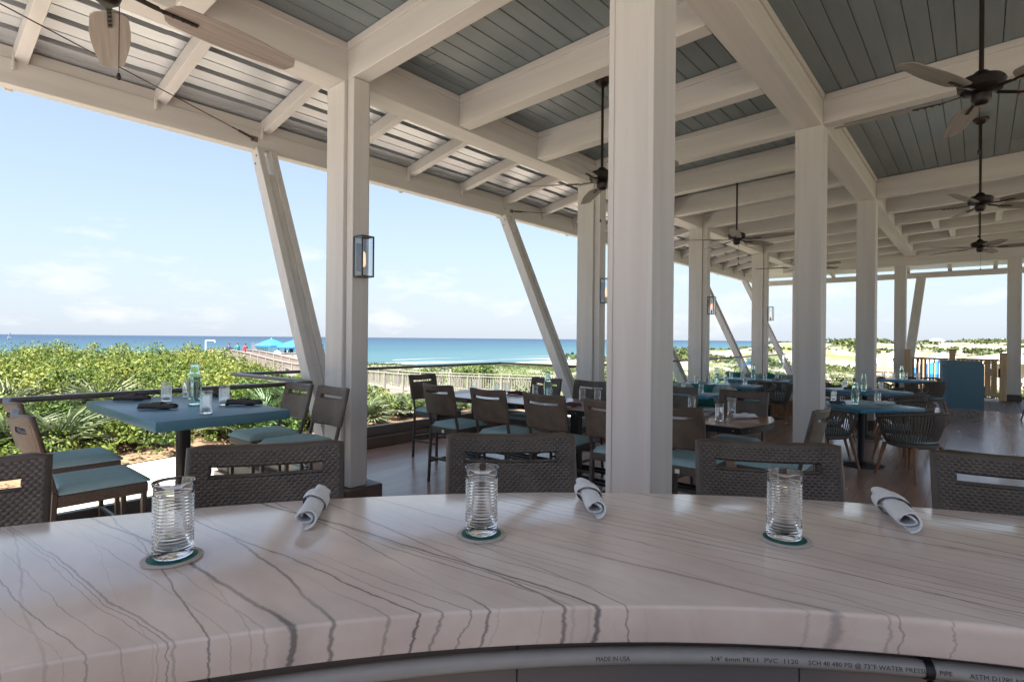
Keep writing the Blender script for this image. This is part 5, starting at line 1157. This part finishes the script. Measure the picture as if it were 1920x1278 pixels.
def scrub(spots, per, leaf, name, m_, label, flat=.8):
    cc, nn, ss = [], [], []
    for (x, y, r_, h_, k) in spots:
        g_ = gz(x, y); n = int(per*k)
        # a bush is several lobes of leaves; most leaves sit near the lobe's skin, some inside
        nl = max(4, int(8+r_*6)); lob = rng.normal(size=(nl, 3))*np.array([r_*.45, r_*.45, h_*.16])+np.array([0, 0, h_*.55])
        lr = rng.uniform(.2, .5, nl)*min(r_, h_)
        w_ = rng.integers(0, nl, n); d_ = rng.normal(size=(n, 3)); d_ /= np.linalg.norm(d_, axis=1, keepdims=True); d_[:, 2] = np.abs(d_[:, 2])*.9-.15*(rng.random(n) < .35)
        rr = lr[w_]*(1-.45*rng.random(n)**2.5); p = lob[w_]+d_*rr[:, None]; p[:, 2] = np.maximum(p[:, 2], .03)
        nv = d_+rng.normal(size=(n, 3))*.55; nv /= np.linalg.norm(nv, axis=1, keepdims=True)
        cc.append(p+np.array([x, y, g_])); nn.append(nv); ss.append(leaf*rng.uniform(.6, 1.35, n))
    o = struct(name, leaves(np.concatenate(cc), np.concatenate(nn), np.concatenate(ss), name, m_), label, 'stuff'); return o
def free(x, y, m_=1.8): return walk_dist(np.array(x), np.array(y)) > m_ and not (x > -7 and x < 23 and y > -10 and y < 10.4) and not (21 < x < 41 and 50 < y < 72)
sp_ = []
while len(sp_) < 430:                               # dense wind-clipped scrub on the mound
    x, y = rng.uniform(-8, 20), 10.8+26*rng.random()**1.4
    w_ = math.exp(-((x-4)/11)**2-((y-24)/10)**2)
    if rng.random() > .35+w_ or not free(x, y): continue
    if -.30 < across((x, y)) < .25: continue
    if x > 15 and y > 26: continue
    d_ = fw.x*x+fw.y*y; ac = across((x, y)) if d_ > 2 else -2
    lim = 1.5-float(np.interp(ac, [-.95, -.7, -.592, -.543, -.4757, -.388, -.3], [.022, .014, .019, .030, .054, .074, .09]))*d_-gz(x, y)
    r_ = rng.uniform(.7, 1.35); h_ = min(rng.uniform(.75, 1.3)*(.75+.55*w_), lim*rng.uniform(.72, .97))
    if h_ < .2: continue
    sp_.append((x, y, r_, h_, 1))
scrub(sp_, 1450, .032, 'mound_scrub', 'scrub', 'dense sunlit yellow-green scrub on the mound beyond the left railing')
sp_ = []
while len(sp_) < 210:                               # ground cover that closes the bed between the palmettos
    x, y = rng.uniform(-5, 8.5), rng.uniform(9.7, 13.2)
    if across((x, y)) > -.30: continue
    sp_.append((x, y, rng.uniform(.45, .8), rng.uniform(.28, .6), 1))
scrub(sp_, 420, .034, 'ground_cover', 'scrub', 'low leafy ground cover between the palmettos beyond the left railing')
sp_ = []
while len(sp_) < 190:
    x, y = rng.uniform(5, 24), rng.uniform(10.2, 27)
    if not free(x, y): continue
    if np.hypot(x-22, y-24) < 5 and rng.random() < .7: continue
    d_ = fw.x*x+fw.y*y; top = 1.5-.104*d_-gz(x, y); h_ = min(rng.uniform(.4, .75), top)
    if h_ < .14: continue
    sp_.append((x, y, rng.uniform(.5, .95), h_, 1))
scrub(sp_, 420, .055, 'low_shrubs', 'scrub', 'low green shrubs between the bay railing and the boardwalk')
sp_ = []
while len(sp_) < 420:
    x, y = 23.5+87*rng.random()**1.7, rng.uniform(-6, 40)*(.5+.5*rng.random())
    if not free(x, y, 2.4) or np.hypot(x-32.5, y-3.2) < 3.2 or np.hypot(x-62, y) < 9: continue
    if 27 < x < 42 and y > 22 and rng.random() < .75: continue
    sp_.append((x, y, rng.uniform(1.0, 2.0), rng.uniform(.55, 1.15), 1))
while len(sp_) < 640:
    x, y = rng.uniform(25.5, 58), rng.uniform(3.6, 15)
    if not free(x, y, 2.0) or np.hypot(x-32.5, y-3.2) < 2.2: continue
    sp_.append((x, y, rng.uniform(.8, 1.5), rng.uniform(.5, .95), 1))
scrub(sp_, 300, .08, 'dune_scrub', 'farscrub', 'green scrub covering the back dunes right of the boardwalk')
sp_ = []
while len(sp_) < 420:
    x, y = rng.uniform(110, 420), rng.uniform(-70, 80)
    if vnoise(np.array(x), np.array(y), 90, 5) < .05 - .5*(y > 55): continue
    sp_.append((x, y, rng.uniform(3, 7), rng.uniform(.7, 1.5), 1))
scrub(sp_, 90, .55, 'far_dune_scrub', 'farscrub', 'dark green scrub on the far white dunes at right')
gc, gn = [], []
for k in range(26000):                               # dune grass
    x, y = rng.uniform(14, 75), rng.uniform(28, 68)
    if walk_dist(np.array(x), np.array(y)) < 1.8: continue
    gc.append((x, y, 0)); gn.append((rng.normal(), rng.normal(), .25))
gc = np.array(gc); gc[:, 2] = ground_z(gc[:, 0], gc[:, 1])+.12; gn = np.array(gn); gn /= np.linalg.norm(gn, axis=1, keepdims=True)
struct('dune_grass', leaves(gc, gn, rng.uniform(.12, .3, len(gc)), 'dune_grass', 'farscrub', .12), 'pale grass tufts on the fore-dune beyond the boardwalk', 'stuff')
# single bushes that stand out
def bush(x, y, r_, h_, n, leaf, label, m_='scrub'):
    t_ = thing('bush', label, 'bush', (x, y, gz(x, y))); nl = 12; lob = rng.normal(size=(nl, 3))*np.array([r_*.4, r_*.4, h_*.17])+np.array([0, 0, h_*.58]); lr = rng.uniform(.3, .5, nl)*min(r_, h_)
    w_ = rng.integers(0, nl, n); d_ = rng.normal(size=(n, 3)); d_ /= np.linalg.norm(d_, axis=1, keepdims=True); p = lob[w_]+d_*(lr[w_]*(1-.5*rng.random(n)**2))[:, None]
    nv = d_+rng.normal(size=(n, 3))*.5; nv /= np.linalg.norm(nv, axis=1, keepdims=True)
    link('foliage', leaves(p, nv, leaf*rng.uniform(.6, 1.3, n), 'foliage', m_), t_); st_ = MB()
    for k in range(6): a = rng.uniform(0, 6.28); st_.cyl((0, 0, -.1), (math.cos(a)*r_*.35, math.sin(a)*r_*.35, h_*.6), .02, .008, 6)
    link('stem', st_.mesh('stem', mat('bark', (.12, .085, .06), .9)), t_)
bush(29.8, 34.5, .9, 1.15, 900, .09, 'small round sea-grape bush on the dune left of the second strut')
bush(29.1, 27.6, 1.9, 1.75, 1700, .10, 'large sea-grape bush behind the boardwalk right of the bay corner')
bush(9.6, 24.4, 1.1, 2.1, 1500, .07, 'taller reddish green bush standing out of the scrub behind the aqua bottle')
# saw palmettos
def frond_mesh(k):
    mb = MB(); n_ = 22; L_ = .52
    mb.tube([(0, 0, 0), (.18, 0, .16), (.36, 0, .24)], [.008, .006, .005], 5)
    for i in range(n_):
        a = R(-115+230*i/(n_-1)); l_ = L_*(.72+.28*math.cos(a*.8))*random.uniform(.85, 1.1); dr = random.uniform(-.12, .1)
        base = Vector((.36, 0, .24)); d_ = Vector((math.cos(a), math.sin(a), .22+dr)).normalized(); s_ = Vector((-math.sin(a), math.cos(a), 0))
        m_ = base+d_*l_*.5; e = base+d_*l_+Vector((0, 0, -.10*l_-.02)); w_ = .017
        mb.add([base, m_+s_*w_+Vector((0, 0, .012)), e, m_-s_*w_+Vector((0, 0, .012)), m_-Vector((0, 0, .004))], [(0, 4, 1), (1, 4, 2), (2, 4, 3), (3, 4, 0)])
    return mb.mesh('frond', 'palm')
FR = [frond_mesh(k) for k in range(5)]
pal = []
for x in np.arange(-5.5, 14.5, .95): pal.append((x+rng.uniform(-.3, .3), 10.2+rng.uniform(-.3, .5), rng.uniform(.95, 1.3)))
for x in np.arange(-3, 13, 1.5): pal.append((x+rng.uniform(-.5, .5), 11.9+rng.uniform(-.4, .8), rng.uniform(1.0, 1.4)))
for x, y in ((8.6, 10.6), (9.7, 11.6), (11.2, 12.6), (8.9, 12.3), (12.5, 11.4)): pal.append((x, y, 1.15))
pal.sort(key=lambda p: across(p) if fw.x*p[0]+fw.y*p[1] > 0 else -9)
for i, (x, y, s_) in enumerate(pal):
    if -.28 < across((x, y)) < .3:
        d_ = fw.x*x+fw.y*y; s_ = min(s_, max(.45, (1.5-.095*d_-gz(x, y))/.78))
    t_ = thing('saw_palmetto', f'saw palmetto with pale fan fronds beside the path, {ordinal(i)} counted from the left', 'palmetto', (x, y, gz(x, y)-.02), rng.uniform(0, 6.28), 'saw palmettos along the path'); t_.scale = (s_, s_, s_)
    nf = 13
    for k in range(nf):
        a = 2.4*k; el = -.05+.95*(k/nf)
        o = link('frond', FR[k % 5], t_); o.matrix_local = Matrix.Rotation(a, 4, 'Z') @ Matrix.Rotation(-el, 4, 'Y')
